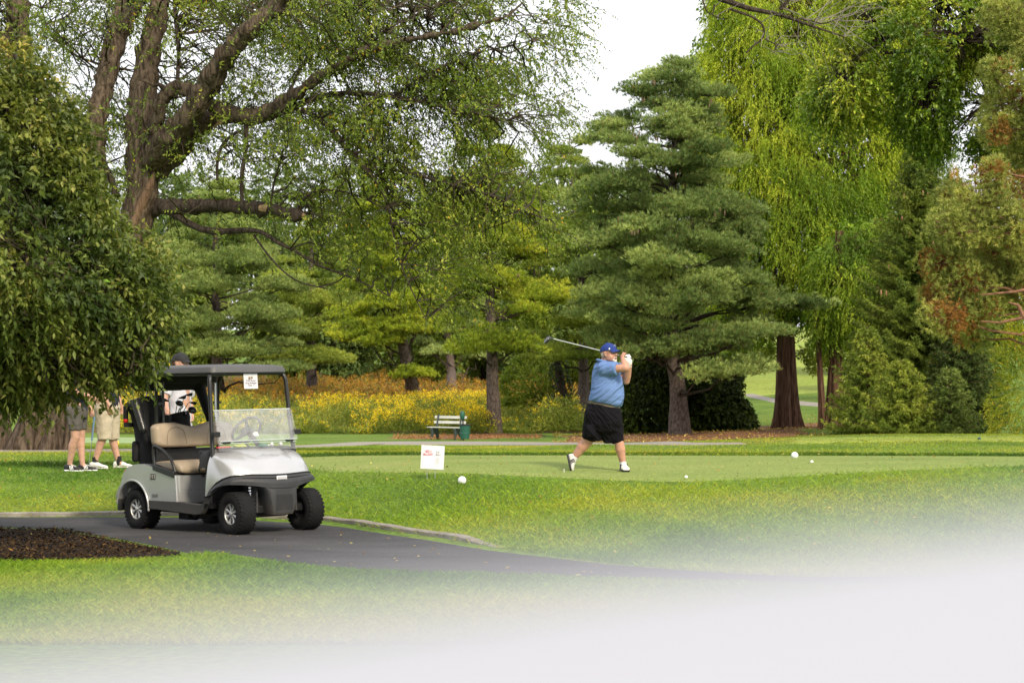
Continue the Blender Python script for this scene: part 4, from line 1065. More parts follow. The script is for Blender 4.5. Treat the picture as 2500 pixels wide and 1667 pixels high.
M_DARKST = mat('dark_steel', (.06, .06, .07), .3, metal=.8, coat=.3)
def textobj(name, s, size, M, mt, parent, ext=.001, align='CENTER', scale=(1, 1), bold=.007):
    cu = bpy.data.curves.new(name, 'FONT'); cu.body = s; cu.size = size; cu.extrude = ext; cu.align_x = align; cu.align_y = 'CENTER'
    o = bpy.data.objects.new(name, cu); COL.objects.link(o)
    cu.offset = size * bold; cu.materials.append(mt); o.parent = parent
    me = bpy.data.meshes.new_from_object(o); bpy.data.objects.remove(o)
    o = bpy.data.objects.new(name, me); COL.objects.link(o); o.parent = parent
    o.matrix_local = M @ Matrix.Diagonal((scale[0], scale[1], 1, 1))
    return o
def frame(o, x, y):
    """matrix with local X, Y axes for text; Z = X x Y"""
    x = Vector(x).normalized(); y = Vector(y); y = (y - x * x.dot(y)).normalized(); z = x.cross(y)
    m = Matrix((x, y, z)).transposed().to_4x4(); m.translation = Vector(o); return m

cart = thing('golf_cart', 'silver two-seat golf cart with grey roof and tan seats parked on the asphalt path', 'golf cart', (-2.546, 21.73, -.047))
cart.rotation_euler = (.008, -.01455, -.79242)
def thick(mb, rows, t, n=None):
    """surface rows (list of list of points) given thickness t along -normal"""
    a = np.array(rows, float); gu = np.gradient(a, axis=0); gv = np.gradient(a, axis=1); nr = unit(np.cross(gu, gv))
    b = a - nr * t; nu, nv = a.shape[:2]
    V = np.concatenate([a.reshape(-1, 3), b.reshape(-1, 3)]); F = []; N = nu * nv
    for i in range(nu - 1):
        for j in range(nv - 1):
            q = (i * nv + j, i * nv + j + 1, (i + 1) * nv + j + 1, (i + 1) * nv + j); F.append(q); F.append(tuple(N + k for k in q[::-1]))
    for j in range(nv - 1):
        for i in (0, nu - 1):
            q = (i * nv + j, i * nv + j + 1, N + i * nv + j + 1, N + i * nv + j); F.append(q)
    for i in range(nu - 1):
        for j in (0, nv - 1):
            q = (i * nv + j, (i + 1) * nv + j, N + (i + 1) * nv + j, N + i * nv + j); F.append(q)
    mb.add(V, F)
def extrude_y(mb, prof, y0, y1):
    mb.loft([[(x, y0, z) for x, z in prof], [(x, y1, z) for x, z in prof]])

# ---- wheels
def wheel(x, y, near, steer=0):
    sg = -1 if y < 0 else 1
    mb = MB(); w_ = .105; r = .229
    prof = [(.108, -w_ * .80), (.125, -w_ * .96), (.165, -w_ * 1.02), (.200, -w_ * .95), (.218, -w_ * .80), (.226, -w_ * .5), (.227, 0), (.226, w_ * .5), (.218, w_ * .80), (.200, w_ * .95), (.165, w_ * 1.02), (.125, w_ * .96), (.108, w_ * .80), (.106, w_ * .5), (.106, -w_ * .5), (.108, -w_ * .8)]
    mb.lathe(prof, axis='y', n=48)
    for row in range(6):
        yy = -w_ * .78 + row * w_ * .312
        for k in range(30):
            a = 2 * math.pi * (k + (row % 2) * .5) / 30
            rt = Matrix.Rotation(-a, 3, 'Y') @ Matrix.Rotation(R(28 if row % 2 else -28), 3, 'X')
            rr = r - .002 - (.004 if row in (0, 5) else 0)
            mb.box(((rr - .0045) * math.cos(a), yy, (rr - .0045) * math.sin(a)), (.009, w_ * .27, .030), rt)
    t = mb.build('wheel', M_RUB, cart, loc=(x, y, .229)); t.rotation_euler = (0, 0, steer)
    rb_ = MB(); s = sg
    rb_.lathe([(.112, -.075), (.116, .080), (.110, .086), (.104, .080), (.099, .045), (.097, -.075)], axis='y', n=36)
    o = rb_.build('rim', M_ALLOY, t); o.scale = (1, s, 1)
    sp = MB()
    for k in range(8):
        a = 2 * math.pi * (k + .5) / 8; ca, sa = math.cos(a), math.sin(a)
        def pt(rr, off, h): return (rr * ca - off * sa, h * s, rr * sa + off * ca)
        ring = []
        for rr, o_, h in ((.022, .011, .072), (.06, .014, .066), (.102, .021, .074)):
            ring.append([pt(rr, -o_, h), pt(rr, 0, h + .006), pt(rr, o_, h), pt(rr, o_, h - .014), pt(rr, -o_, h - .014)])
        sp.loft(ring)
    sp.lathe([(.001, .084 * s), (.018, .084 * s), (.026, .080 * s), (.031, .068 * s), (.031, .05 * s)], axis='y', n=20)
    sp.build('spokes', M_ALLOY, t)
    dk = MB(); dk.lathe([(.001, .046 * s), (.098, .046 * s), (.098, .03 * s), (.001, .03 * s)], axis='y', n=28)
    dk.lathe([(.001, -.07 * s), (.045, -.07 * s), (.05, -.03 * s), (.06, .02 * s)], axis='y', n=20)
    dk.build('brake_drum', M_BLACKP, t)
    return t
wheel(0, -.455, True, R(-3)); wheel(0, .455, False, R(-3)); wheel(-1.67, -.49, True); wheel(-1.67, .49, False)

# ---- rear body with wheel arches
def arc(cx, cz, r, a0, a1, n): return [(cx + r * math.cos(R(a0 + (a1 - a0) * i / n)), cz + r * math.sin(R(a0 + (a1 - a0) * i / n))) for i in range(n + 1)]
top = [(-.885, .615), (-1.0, .628), (-1.31, .695), (-1.5, .728), (-1.66, .722), (-1.80, .685), (-1.88, .62), (-1.95, .47), (-1.995, .30)]
arch = arc(-1.70, .24, .295, 168, -2, 16)     # rear to front over the tyre
prof = [(-.865, .33)] + top + [(-2.005, .26), (-1.975, .26)] + arch + [(-1.40, .33)]
ys = [-.60, -.585, -.54]
def side_rows(prof, sgn):
    rings = []
    for (yy, sh) in ((.50, .0), (.575, .0), (.592, .008), (.600, .022)):
        cx, cz = -1.42, .48
        rings.append([(x + (cx - x) * sh * .6, sgn * yy, z + (cz - z) * sh * .9) for x, z in prof])
    return rings
mb = MB()
for sgn in (-1, 1):
    mb.loft(side_rows(prof, sgn))
mb.build('side_panel', M_SILVER, cart, auto=50)
for sgn in (-1, 1):
    mb = MB()                                 # wheel arch lip
    a = arc(-1.70, .24, .305, 172, -4, 22)
    mb.tube([(x, sgn * .600, z) for x, z in a], .012, 6)
    a2 = arc(-1.70, .235, .345, 160, 5, 22)
    mb.tube([(x, sgn * .594, z) for x, z in a2], .008, 6)
    mb.build('arch_trim', M_SILVER, cart)
mb = MB()                                     # seat box front and centre body, rounded corners
pl = [(-1.45, -.5)] + [(-.925 + .06 * math.cos(a), -.535 + .06 * math.sin(a)) for a in [R(-90 + 9 * k) for k in range(11)]] + [(-.858, -.2), (-.858, .2)] + [(-.925 + .06 * math.cos(a), .535 + .06 * math.sin(a)) for a in [R(9 * k) for k in range(11)]] + [(-1.45, .5)]
mb.loft([[(x, y, z) for x, y in pl] for z in (.315, .33, .60, .612)])
mb.build('seat_box', M_SILVER, cart, auto=50)
mb = MB(); mb.box((-1.7, 0, .62), (.5, 1.0, .14)); mb.box((-1.95, 0, .48), (.08, 1.0, .34)); mb.build('rear_deck', M_SILVER, cart, bevel=.02)
mb = MB(); mb.box((-1.69, 0, .40), (.56, .72, .34)); mb.box((-1.2, 0, .24), (.9, .7, .10)); mb.box((-1.25, -.1, .17), (.18, .3, .12)); mb.cap((-1.35, -.15, .15), .05, (-1.15, -.15, .15), .05)
mb.box((-.15, 0, .36), (.34, .42, .30)); mb.box((.02, 0, .26), (.10, .78, .08)); mb.box((-.5, 0, .20), (.9, .5, .06)); mb.tube([(0, -.4, .23), (0, .4, .23)], .03, 8)
mb.box((-1.98, -.53, .27), (.05, .14, .13)); mb.box((-1.98, .53, .27), (.05, .14, .13))
mb.build('chassis', M_BLACKP, cart, bevel=.01)
for y in (-.30, .30):
    mb = MB()
    mb.tube([(.02, y, .24), (.0, y * .95, .50)], .018, 8)
    for k in range(7): mb.lathe([(.02, 0), (.03, .008), (.02, .016)], (.0, y * .97, .30 + .028 * k), n=12)
    mb.build('shock_absorber', M_CHROME, cart)
# ---- rocker panel, floor, firewall
mb = MB()
rk = [(-1.40, .335), (-1.42, .255), (-1.38, .245), (-.54, .205), (-.44, .215), (-.39, .27), (-.36, .345), (-.44, .318), (-.86, .335)]
for sgn in (-1, 1): mb.loft([[(x, sgn * y, z) for x, z in rk] for y in (.54, .595, .603)])
mb.build('rocker_panel', M_GREYP, cart, bevel=.006)
mb = MB(); mb.box((-.60, 0, .292), (.58, 1.10, .03)); mb.box((-.33, 0, .36), (.04, 1.08, .16))
for k in range(12): mb.box((-.6, -.50 + k * .09, .310), (.5, .02, .006))
mb.build('floor_mat', M_BLACKP, cart)
mb = MB(); mb.box((-.32, 0, .60), (.05, 1.05, .46)); mb.box((-.36, -.30, .70), (.08, .30, .16)); mb.build('firewall', M_BLACKP, cart, bevel=.01)

# ---- hood
low = [(-.36, -.597, .345), (-.335, -.599, .42), (-.27, -.598, .49), (-.18, -.594, .55), (-.09, -.575, .595), (-.01, -.53, .622), (.05, -.45, .634), (.095, -.34, .634), (.125, -.22, .630), (.14, -.10, .626), (.145, 0, .625)]
upp = [(-.375, -.592, .36), (-.36, -.590, .55), (-.335, -.585, .70), (-.315, -.575, .80), (-.300, -.555, .845), (-.290, -.515, .862), (-.280, -.45, .870), (-.272, -.34, .875), (-.265, -.22, .878), (-.262, -.10, .880), (-.260, 0, .880)]
ctl = [(-.37, -.598, .35), (-.35, -.604, .48), (-.31, -.606, .60), (-.25, -.604, .70), (-.17, -.585, .775), (-.09, -.54, .80), (-.03, -.47, .802), (.02, -.35, .800), (.05, -.22, .80), (.06, -.10, .80), (.065, 0, .80)]
def sym(l): l = np.array(l); m = l[::-1][1:].copy(); m[:, 1] *= -1; return np.concatenate([l, m])
def dens_(l, n=81):
    l = sym(l); return interp(l, n) if False else np.stack([np.interp(np.linspace(0, 1, n), np.linspace(0, 1, len(l)), l[:, k]) for k in range(3)], 1)
L_, U_, C_ = dens_(low), dens_(upp), dens_(ctl)
for _ in range(3):
    for A_ in (L_, U_, C_): A_[1:-1] = (A_[:-2] + 2 * A_[1:-1] + A_[2:]) / 4
NT = 28; rows = []
for i in range(NT):
    t = i / (NT - 1); r_ = (1 - t) ** 2 * L_ + 2 * t * (1 - t) * C_ + t * t * U_
    # raised centre panel on the hood
    y = np.abs(r_[:, 1]); wid = .20 + .13 * t
    rise = .010 * (1 - smooth(wid - .018, wid + .012, y)) * smooth(.34, .42, t)
    r_[:, 2] += rise; r_[:, 0] += rise * .6
    rows.append(r_)
mb = MB(); thick(mb, rows, -.006)
mb.build('hood', M_SILVER, cart, auto=60)
# soft dark lines and faint lettering on the hood
def hoodpt(s_, t):
    j = s_ * 80; i = t * (NT - 1); a = np.array(rows); i0, j0 = int(i), int(j); fi, fj = i - i0, j - j0; i1, j1 = min(i0 + 1, NT - 1), min(j0 + 1, 80)
    return (a[i0, j0] * (1 - fi) * (1 - fj) + a[i1, j0] * fi * (1 - fj) + a[i0, j1] * (1 - fi) * fj + a[i1, j1] * fi * fj)
M_FAINT = mat('faded_print', (.22, .23, .24), .6)
def hoodframe(s_, t):
    p = hoodpt(s_, t); a = hoodpt(min(s_ + .02, 1), t) - p; b = hoodpt(s_, min(t + .05, .99)) - p
    m = frame(p, a, b); m.translation += m.to_3x3() @ Vector((0, 0, .009)); return m
mb = MB(); 
for (s0, s1, bow) in ((.455, .50, .022), (.50, .55, .014)):
    mb.tube([hoodpt(s0 + (s1 - s0) * k / 8, .66 + bow * math.sin(math.pi * k / 8)) + np.array([.004, 0, .007]) for k in range(9)], [.0006, .002, .003, .0035, .004, .0035, .003, .002, .0006], 5, squash=.5)
for k in range(17):
    if k % 5 == 3: continue
    s0 = .44 + .0078 * k; mb.tube([hoodpt(s0, .60) + np.array([.004, 0, .007]), hoodpt(s0 + .003 * (k % 3 - 1), .628) + np.array([.004, 0, .007])], .0018, 4)
mb.build('hood_logo', M_FAINT, cart)
# ---- front bumper / cowl in grey plastic
mb = MB()
lipu = [(a + .012, b * 1.005, c - .012) for a, b, c in low]
band = [(-.335, -.606, .33), (-.33, -.612, .40), (-.24, -.622, .455), (-.15, -.625, .50), (-.06, -.612, .525), (.03, -.57, .535), (.10, -.46, .53), (.155, -.33, .515), (.19, -.21, .495), (.205, -.11, .485), (.21, 0, .483)]
mid = [((a[0] + b[0]) / 2 + .022, (a[1] + b[1]) / 2 * 1.01, (a[2] + b[2]) / 2) for a, b in zip(lipu, band)]
A1, A2, A3 = dens_(lipu), dens_(mid), dens_(band)
thick(mb, [A1, (A1 + 2 * A2) / 3, A2, (A2 * 2 + A3) / 3, A3], .03)
mb.build('bumper', M_GREYP, cart, auto=55)
mb = MB()                                      # centre skirt
sk = []
for (z, hw, x, cr) in ((.50, .27, .185, .05), (.46, .215, .200, .04), (.40, .195, .208, .03), (.32, .18, .212, .03), (.25, .165, .214, .03), (.205, .150, .205, .03)):
    sk.append([(-.10, -hw * .95, z), (x - .10, -hw, z), (x - .03, -hw + .008, z), (x, -hw + cr, z), (x + .006, 0, z), (x, hw - cr, z), (x - .03, hw - .008, z), (x - .10, hw, z), (-.10, hw * .95, z)])
mb.loft(sk)
mb.build('front_skirt', M_GREYP, cart, auto=50)
mb = MB()
for (z, hw) in ((.462, .17), (.44, .178), (.30, .155), (.225, .135), (.215, .125)): pass
gr = [[(.206 + (0 if abs(y_) < hw * .99 else -.012), y_, z) for y_ in np.linspace(-hw, hw, 9)] for z, hw in ((.465, .150), (.455, .168), (.34, .156), (.24, .138), (.222, .120))]
thick(mb, gr, -.012)
for iz in range(13):
    for iy in range(15):
        z = .255 + iz * .013; y = (iy - 7) * .015 + (iz % 2) * .0075
        if abs(y) < .115: mb.box((.222, y, z), (.004, .008, .0055))
mb.build('grille', mat('grille_black', (.028, .029, .031), .6), cart, auto=40)
mb = MB()                                      # dark gap line under the hood
g1 = dens_([(a + .006, b * 1.004, c - .004) for a, b, c in low])[12:69]
mb.tube(g1, .009, 5); g2 = dens_([(a + .035, b * .99, c - .035) for a, b, c in low])[22:59]; mb.tube(g2, .005, 5)
mb.build('grille_slot', M_BLACKP, cart)
mb = MB(); mb.box((.180, 0, .588), (.016, .135, .044)); bdg = mb.build('badge', M_WHITE, cart, bevel=.006)
mb = MB(); mb.box((.1895, 0, .588), (.003, .118, .032)); o = mb.build('badge_field', mat('badge_grey', (.30, .30, .33), .5), bdg, bevel=.002)
textobj('badge_lettering', 'EZGO', .040, frame((.1925, 0, .588), (0, 1, 0), (0, 0, 1)), M_WHITE, bdg, .0008, scale=(1.02, .9))
# inner arch panel
for y in (-.26, .26): mb = MB(); mb.box((-.02, y, .40), (.22, .02, .34)); mb.build('inner_fender', M_GREYP, cart)

# ---- cowl band, dash
mb = MB()
cw = dens_([(-.375, -.585, .70), (-.355, -.58, .78), (-.335, -.57, .86), (-.315, -.555, .885), (-.30, -.53, .895), (-.285, -.49, .900), (-.275, -.43, .903), (-.268, -.33, .906), (-.262, -.2, .908), (-.26, -.1, .909), (-.26, 0, .909)], 41)
thick(mb, [cw + [.012, 0, -.035], cw + [0, 0, 0], cw + [-.05, 0, .004], cw + [-.12, 0, -.012], cw * [1, .97, 1] + [-.13, 0, -.05]], -.012)
mb.build('cowl', M_BLACKP, cart, auto=50)
mb = MB(); mb.box((-.47, 0, .862), (.20, 1.02, .03)); mb.box((-.56, 0, .82), (.05, 1.02, .13)); dash = mb.build('dashboard', M_GREYP, cart, bevel=.012)
# ---- seats
mb = MB(); n_ = 24; rows_ = []
for (x, zt_, zb, hw) in ((-1.44, .73, .63, .50), (-1.40, .755, .625, .535), (-1.2, .765, .625, .55), (-1.0, .775, .625, .565), (-.90, .765, .625, .57), (-.855, .735, .628, .565), (-.838, .69, .635, .55)):
    r_ = []
    for k in range(40):
        a = 2 * math.pi * k / 40; c_, s_ = math.cos(a), math.sin(a); e = .28
        yy = hw * abs(c_) ** e * (1 if c_ > 0 else -1); zz = (zt_ + zb) / 2 + (zt_ - zb) / 2 * abs(s_) ** (e + .25) * (1 if s_ > 0 else -1)
        if s_ > .3: zz -= .010 * math.exp(-(yy / .05) ** 2)
        r_.append((x, yy, zz))
    rows_.append(r_)
mb.loft(rows_); mb.build('seat', M_VINYL, cart, auto=80)
mb = MB(); rows_ = []
for (dx, g) in ((-.055, .96), (-.03, 1.0), (.02, 1.0), (.055, .965), (.065, .90)):
    r_ = []
    for k in range(72):
        a = 2 * math.pi * k / 72; c_, s_ = math.cos(a), math.sin(a); e = .32
        yy = .535 * g * abs(c_) ** e * (1 if c_ > 0 else -1); h = .135 * (g - (1 - g) * 1.5)
        zz = h * abs(s_) ** e * (1 if s_ > 0 else -1)
        if s_ > 0: zz -= .055 * (1 - float(smooth(.015, .10, abs(yy))))
        r_.append((-1.40 + dx - .12 * zz, yy, 1.035 + zz))
    rows_.append(r_)
mb.loft(rows_); bk = mb.build('backrest', M_VINYL, cart, auto=80)
for sg in (-1, 1):
    mb = MB(); c0 = .27 * sg
    mb.tube([(-1.325 - .12 * z_, c0 + y_ * 1, 1.035 + z_) for y_, z_ in ((-.13, -.10), (-.12, -.02), (-.10, .05), (-.04, .085), (.04, .085), (.10, .05), (.12, -.02), (.13, -.10))], .0022, 4)
    mb.build('seam', mat('seam_brown', (.20, .15, .10), .7), bk)
mb = MB(); mb.box((-1.44, 0, .80), (.03, .9, .16)); mb.tube([(-1.45, -.40, .62), (-1.47, -.40, 1.0)], .02, 8); mb.tube([(-1.45, .40, .62), (-1.47, .40, 1.0)], .02, 8); mb.build('seat_bracket', M_BLACKP, cart)
for sg in (-1, 1):
    mb = MB(); y = sg * .575
    pts = [(-1.30, .70), (-1.325, .80), (-1.325, .90), (-1.31, .925), (-1.27, .925), (-1.15, .885), (-1.03, .815), (-.96, .73), (-.925, .645)]
    for _ in range(2): pts = [pts[0]] + [q for i in range(len(pts) - 1) for q in ((pts[i][0] * .75 + pts[i + 1][0] * .25, pts[i][1] * .75 + pts[i + 1][1] * .25), (pts[i][0] * .25 + pts[i + 1][0] * .75, pts[i][1] * .25 + pts[i + 1][1] * .75))] + [pts[-1]]
    mb.tube([(x, y, z) for x, z in pts], .018, 10)
    mb.loft([[(-1.31, y - .03, .73), (-1.31, y + .03, .73), (-1.31, y + .03, .665), (-1.31, y - .03, .665)], [(-1.15, y - .038, .70), (-1.15, y + .038, .70), (-1.15, y + .038, .635), (-1.15, y - .038, .635)], [(-.915, y - .035, .655), (-.915, y + .035, .655), (-.915, y + .035, .585), (-.915, y - .035, .585)]])
    mb.build('armrest', M_BLKM, cart, bevel=.008)
# ---- roof, posts
mb = MB(); ro = []
def rrect(x0, x1, hw, r, z, n=6):
    o_ = []
    for cx, cy, a0 in ((x1 - r, hw - r, 0), (x0 + r, hw - r, 90), (x0 + r, -hw + r, 180), (x1 - r, -hw + r, 270)):
        for k in range(n + 1):
            a = R(a0 + 90 * k / n); o_.append((cx + r * math.cos(a), cy + r * math.sin(a), z))
    return o_
for (ins, z) in ((.012, 1.703), (0, 1.708), (.004, 1.730), (.020, 1.765), (.035, 1.776), (.10, 1.786), (.25, 1.796), (.40, 1.80)):
    ro.append(rrect(-1.90 + ins, -.335 - ins, .515 - ins, .07, z))
mb.loft(ro); mb.build('roof', M_ROOF, cart, auto=25)
mb = MB(); mb.box((-1.1, 0, 1.69), (1.44, .90, .03)); mb.box((-.40, 0, 1.695), (.05, .98, .03)); mb.build('roof_frame', M_BLKM, cart, bevel=.01)
for sg in (-1, 1):
    mb = MB(); y = .505 * sg
    pp = [(-.285, .545 * sg, .80), (-.30, .54 * sg, .90), (-.335, .525 * sg, 1.20), (-.365, .515 * sg, 1.50), (-.375, .508 * sg, 1.62), (-.385, .495 * sg, 1.665), (-.41, .475 * sg, 1.692), (-.46, .44 * sg, 1.698)]
    mb.tube(pp, [.024, .024, .023, .023, .023, .023, .022, .02], 12); mb.build('front_post', M_BLKM, cart)
    mb = MB(); mb.tube([(-1.47, .40 * sg, .75), (-1.50, .41 * sg, 1.1), (-1.48, .42 * sg, 1.6), (-1.40, .42 * sg, 1.69)], .02, 10); mb.tube([(-1.44, .36 * sg, 1.0), (-1.44, .36 * sg, 1.62)], .015, 8)
    for z in (1.12, 1.38): mb.box((-1.46, .385 * sg, z), (.07, .06, .025))
    mb.build('rear_post', M_BLKM, cart)
mb = MB(); mb.tube([(-1.43, .34, 1.0), (-1.43, .34, 1.60)], .013, 8); mb.build('strut', M_CHROME, cart)
# folded rain cover under the rear of the roof
mb = MB()
mb.cap((-1.62, -.50, 1.66), .06, (-1.62, .44, 1.66), .06); mb.cap((-1.80, -.46, 1.62), .07, (-1.80, .44, 1.63), .07); mb.cap((-1.72, -.48, 1.61), .06, (-1.72, .42, 1.61), .06)
mb.cap((-1.78, -.47, 1.56), .045, (-1.75, .30, 1.57), .05)
mb.cap((-1.72, .33, 1.58), .07, (-1.60, .36, 1.25), .045); mb.cap((-1.60, .36, 1.25), .045, (-1.56, .38, 1.05), .02)
mb.build('rain_cover', mat('cover_black', (.006, .006, .007), .85, bump=.01, bscale=9), cart, voxel=.02, relax=3)
# ---- windscreen
M_GLASS = bpy.data.materials.new('scuffed_acrylic'); M_GLASS.use_nodes = True
n = M_GLASS.node_tree; b = n.nodes['Principled BSDF']; out = n.nodes['Material Output']
b.inputs['Base Color'].default_value = (.80, .82, .84, 1); b.inputs['Roughness'].default_value = .25; b.inputs['Specular IOR Level'].default_value = .5
tr = n.nodes.new('ShaderNodeBsdfTransparent'); gl = n.nodes.new('ShaderNodeBsdfGlossy'); gl.inputs['Roughness'].default_value = .03
mx = n.nodes.new('ShaderNodeMixShader'); mx2 = n.nodes.new('ShaderNodeMixShader'); mx2.inputs[0].default_value = .02
no = n.nodes.new('ShaderNodeTexNoise'); no.inputs['Scale'].default_value = 14; no.inputs['Detail'].default_value = 8
tcn = n.nodes.new('ShaderNodeTexCoord'); n.links.new(tcn.outputs['Object'], no.inputs[0])
mr = n.nodes.new('ShaderNodeMapRange'); mr.inputs[3].default_value = .0; mr.inputs[4].default_value = .14; n.links.new(no.outputs[0], mr.inputs[0])
n.links.new(mr.outputs[0], mx.inputs[0]); n.links.new(tr.outputs[0], mx.inputs[1]); n.links.new(b.outputs[0], mx.inputs[2])
n.links.new(mx.outputs[0], mx2.inputs[1]); n.links.new(gl.outputs[0], mx2.inputs[2]); n.links.new(mx2.outputs[0], out.inputs[0])
mb = MB(); mb.loft([[(-.215 + dx, -.515, .875), (-.215 + dx, .515, .875), (-.318 + dx, .505, 1.300), (-.318 + dx, -.505, 1.300)] for dx in (0, .005)])
ws = mb.build('windscreen', M_GLASS, cart, smooth_=False)
mb = MB(); mb.loft([[(-.202 + dx, -.525, .985), (-.202 + dx, .525, .985), (-.290 + dx, .515, 1.300), (-.290 + dx, -.515, 1.300)] for dx in (0, .004)])
mb.build('folded_pane', M_GLASS, ws, smooth_=False)
mb = MB(); mb.tube([(-.315, -.51, 1.305), (-.315, .51, 1.305)], .007, 6); mb.tube([(-.200, -.515, .980), (-.200, .515, .980)], .005, 6); mb.tube([(-.215, -.515, .955), (-.215, .515, .955)], .004, 6)
mb.build('pane_edge', mat('acrylic_edge', (.45, .50, .50), .3), ws)
for sg in (-1, 1):
    mb = MB()
    mb.box((-.235, .54 * sg, 1.055), (.05, .085, .055)); mb.tube([(-.24, .52 * sg, 1.05), (-.31, .53 * sg, 1.03)], .012, 6)
    mb.build('clip', M_BLACKP, ws, bevel=.005); mb = MB(); mb.box((-.215, .42 * sg, .965), (.03, .09, .022)); mb.build('clip', M_BLACKP, ws, bevel=.003); mb = MB(); mb.lathe([(.001, -.01), (.010, -.008), (.012, .004), (.001, .006)], (-.31, .49 * sg, 1.235), 'x', 12)
    mb.build('bolt', M_BLACKP, ws)
# ---- steering wheel
mb = MB(); cn = Vector((-.72, .23, 1.075)); axv = Vector((-.80, 0, .60)).normalized(); u = axv.orthogonal().normalized(); v = axv.cross(u)
mb.tube([cn + (u * math.cos(a) + v * math.sin(a)) * .175 for a in [2 * math.pi * k / 32 for k in range(33)]], .016, 8, cap=False)
for a in (R(0), R(115), R(245)): mb.tube([cn - axv * .03, cn + (u * math.cos(a) + v * math.sin(a)) * .17], [.03, .012], 8)
mb.ell(cn - axv * .02, (.07, .08, .045)); mb.tube([cn - axv * .03, cn - axv * .32], .028, 10)
stw = mb.build('steering_wheel', M_GREYP, cart)
mb = MB(); mb.box(cn + axv * .03 + Vector((.10, .06, -.06)), (.004, .085, .055), Matrix.Rotation(R(-35), 3, 'Y')); mb.build('score_card_clip', M_PAPER, stw)
# ---- number plate, lettering
def sidetext(s_, px, py, size, mt, up=0, sc=(1, 1)):
    pass
mb = MB(); mb.box((-1.305, -.6035, .592), (.088, .003, .062)); pn = mb.build('number_plate', M_BLACKP, cart)
textobj('lettering', '113', .062, frame((-1.305, -.6055, .592), (1, 0, 0), (0, 0, 1)), mat('number_white', (.62, .60, .52), .5), pn, .0006)
textobj('side_lettering', 'ELITE', .048, frame((-1.27, -.6045, .385), (1, 0, 0), (0, 0, 1)), mat('decal_dark', (.07, .07, .06), .5), cart, .0006)
mb = MB(); mb.box((-.865 + .012, -.26, .598), (.01, .03, .02)); mb.build('latch', M_BLACKP, cart)
# tail light
mb = MB(); mb.box((-1.99, -.45, .62), (.03, .10, .06)); mb.build('tail_light', mat('red_lens', (.5, .02, .01), .3), cart, bevel=.008)

# ---- name card hanging under the roof front
def cartM(loc): return cart.matrix_basis @ Vector(loc)
def on_cart(name, label, cat, loc, group=None):
    o = thing(name, label, cat, cartM(loc), 0, group); o.rotation_euler = cart.rotation_euler; return o
card = on_cart('name_card', 'white printed card taped under the front edge of the cart roof', 'sign', (-.37, .03, 1.70))
mb = MB(); mb.box((0, 0, -.088), (.003, .185, .165), Matrix.Rotation(R(-4), 3, 'Y')); mb.build('sheet', M_PAPER, card)
M_INK = mat('ink_grey', (.22, .20, .27), .8)
for s_, z, sz in (('Colin Brody', -.083, .026), ('Greg Bollinger', -.108, .026), ('Hole  7', -.133, .026)):
    textobj('lettering', s_, sz, frame((.0045 - (z + .088) * .07, 0, z), (0, 1, 0), (0, 0, 1)), M_INK, card, .0004)
mb = MB(); mb.box((.0065, -.018, -.052), (.002, .024, .02)); mb.box((.0065, .014, -.050), (.002, .016, .024)); mb.box((.0065, -.018, -.064), (.002, .03, .008)); mb.build('emblem', mat('emblem_brown', (.25, .17, .11), .8), card)
# ---- small things on the dash
mb = MB(); mb.loft([[(-.05, -.06, 0), (.05, -.06, 0), (.05, .07, 0), (-.05, .07, 0)], [(-.045, -.07, .05), (.04, -.06, .055), (.04, .06, .045), (-.045, .07, .05)]])
o = mb.build('scorecard', mat('lime_paper', (.45, .52, .10), .8), None, bevel=.004); o.location = cartM((-.40, -.10, .880)); o.rotation_euler = (.1, .3, -.9); tag(o, 'folded lime green card lying on the cart dash', 'card')
mb = MB()
for k in range(3): mb.cap((0, k * .055, .02), .014, (.01, k * .055 + .035, .022), .014)
o = mb.build('tee_packet', mat('red_plastic', (.55, .03, .03), .4)); o.location = cartM((-.37, -.42, .888)); o.rotation_euler = cart.rotation_euler; tag(o, 'small red packet lying at the near end of the cart dash', 'packet')
t_ = on_cart('bottle', 'small dark green bottle lying on the middle of the cart dash', 'bottle', (-.36, .17, .910))
mb = MB(); mb.cap((0, -.03, 0), .026, (0, .045, 0), .024); mb.cap((0, .045, 0), .012, (0, .07, 0), .012, k=3); mb.build('body', mat('green_plastic', (.01, .16, .09), .3), t_)
mb = MB(); mb.cap((0, .068, 0), .015, (0, .085, 0), .015, flat0=True, flat1=True); mb.build('lid', M_WHITE, t_)
M_BALL = mat('ball_white', (.80, .80, .80), .35, coat=.3, bump=.0015, bscale=260)
for y, lb in ((.28, 'white golf ball on the cart dash next to the green bottle'), (.40, 'white golf ball at the far end of the cart dash')):
    mb = MB(); mb.ell((0, 0, .0), (.0214,) * 3, None, 20, 14); o = mb.build('golf_ball', M_BALL); o.location = cartM((-.34, y, .925)); tag(o, lb, 'golf ball', 'golf balls on the dash')

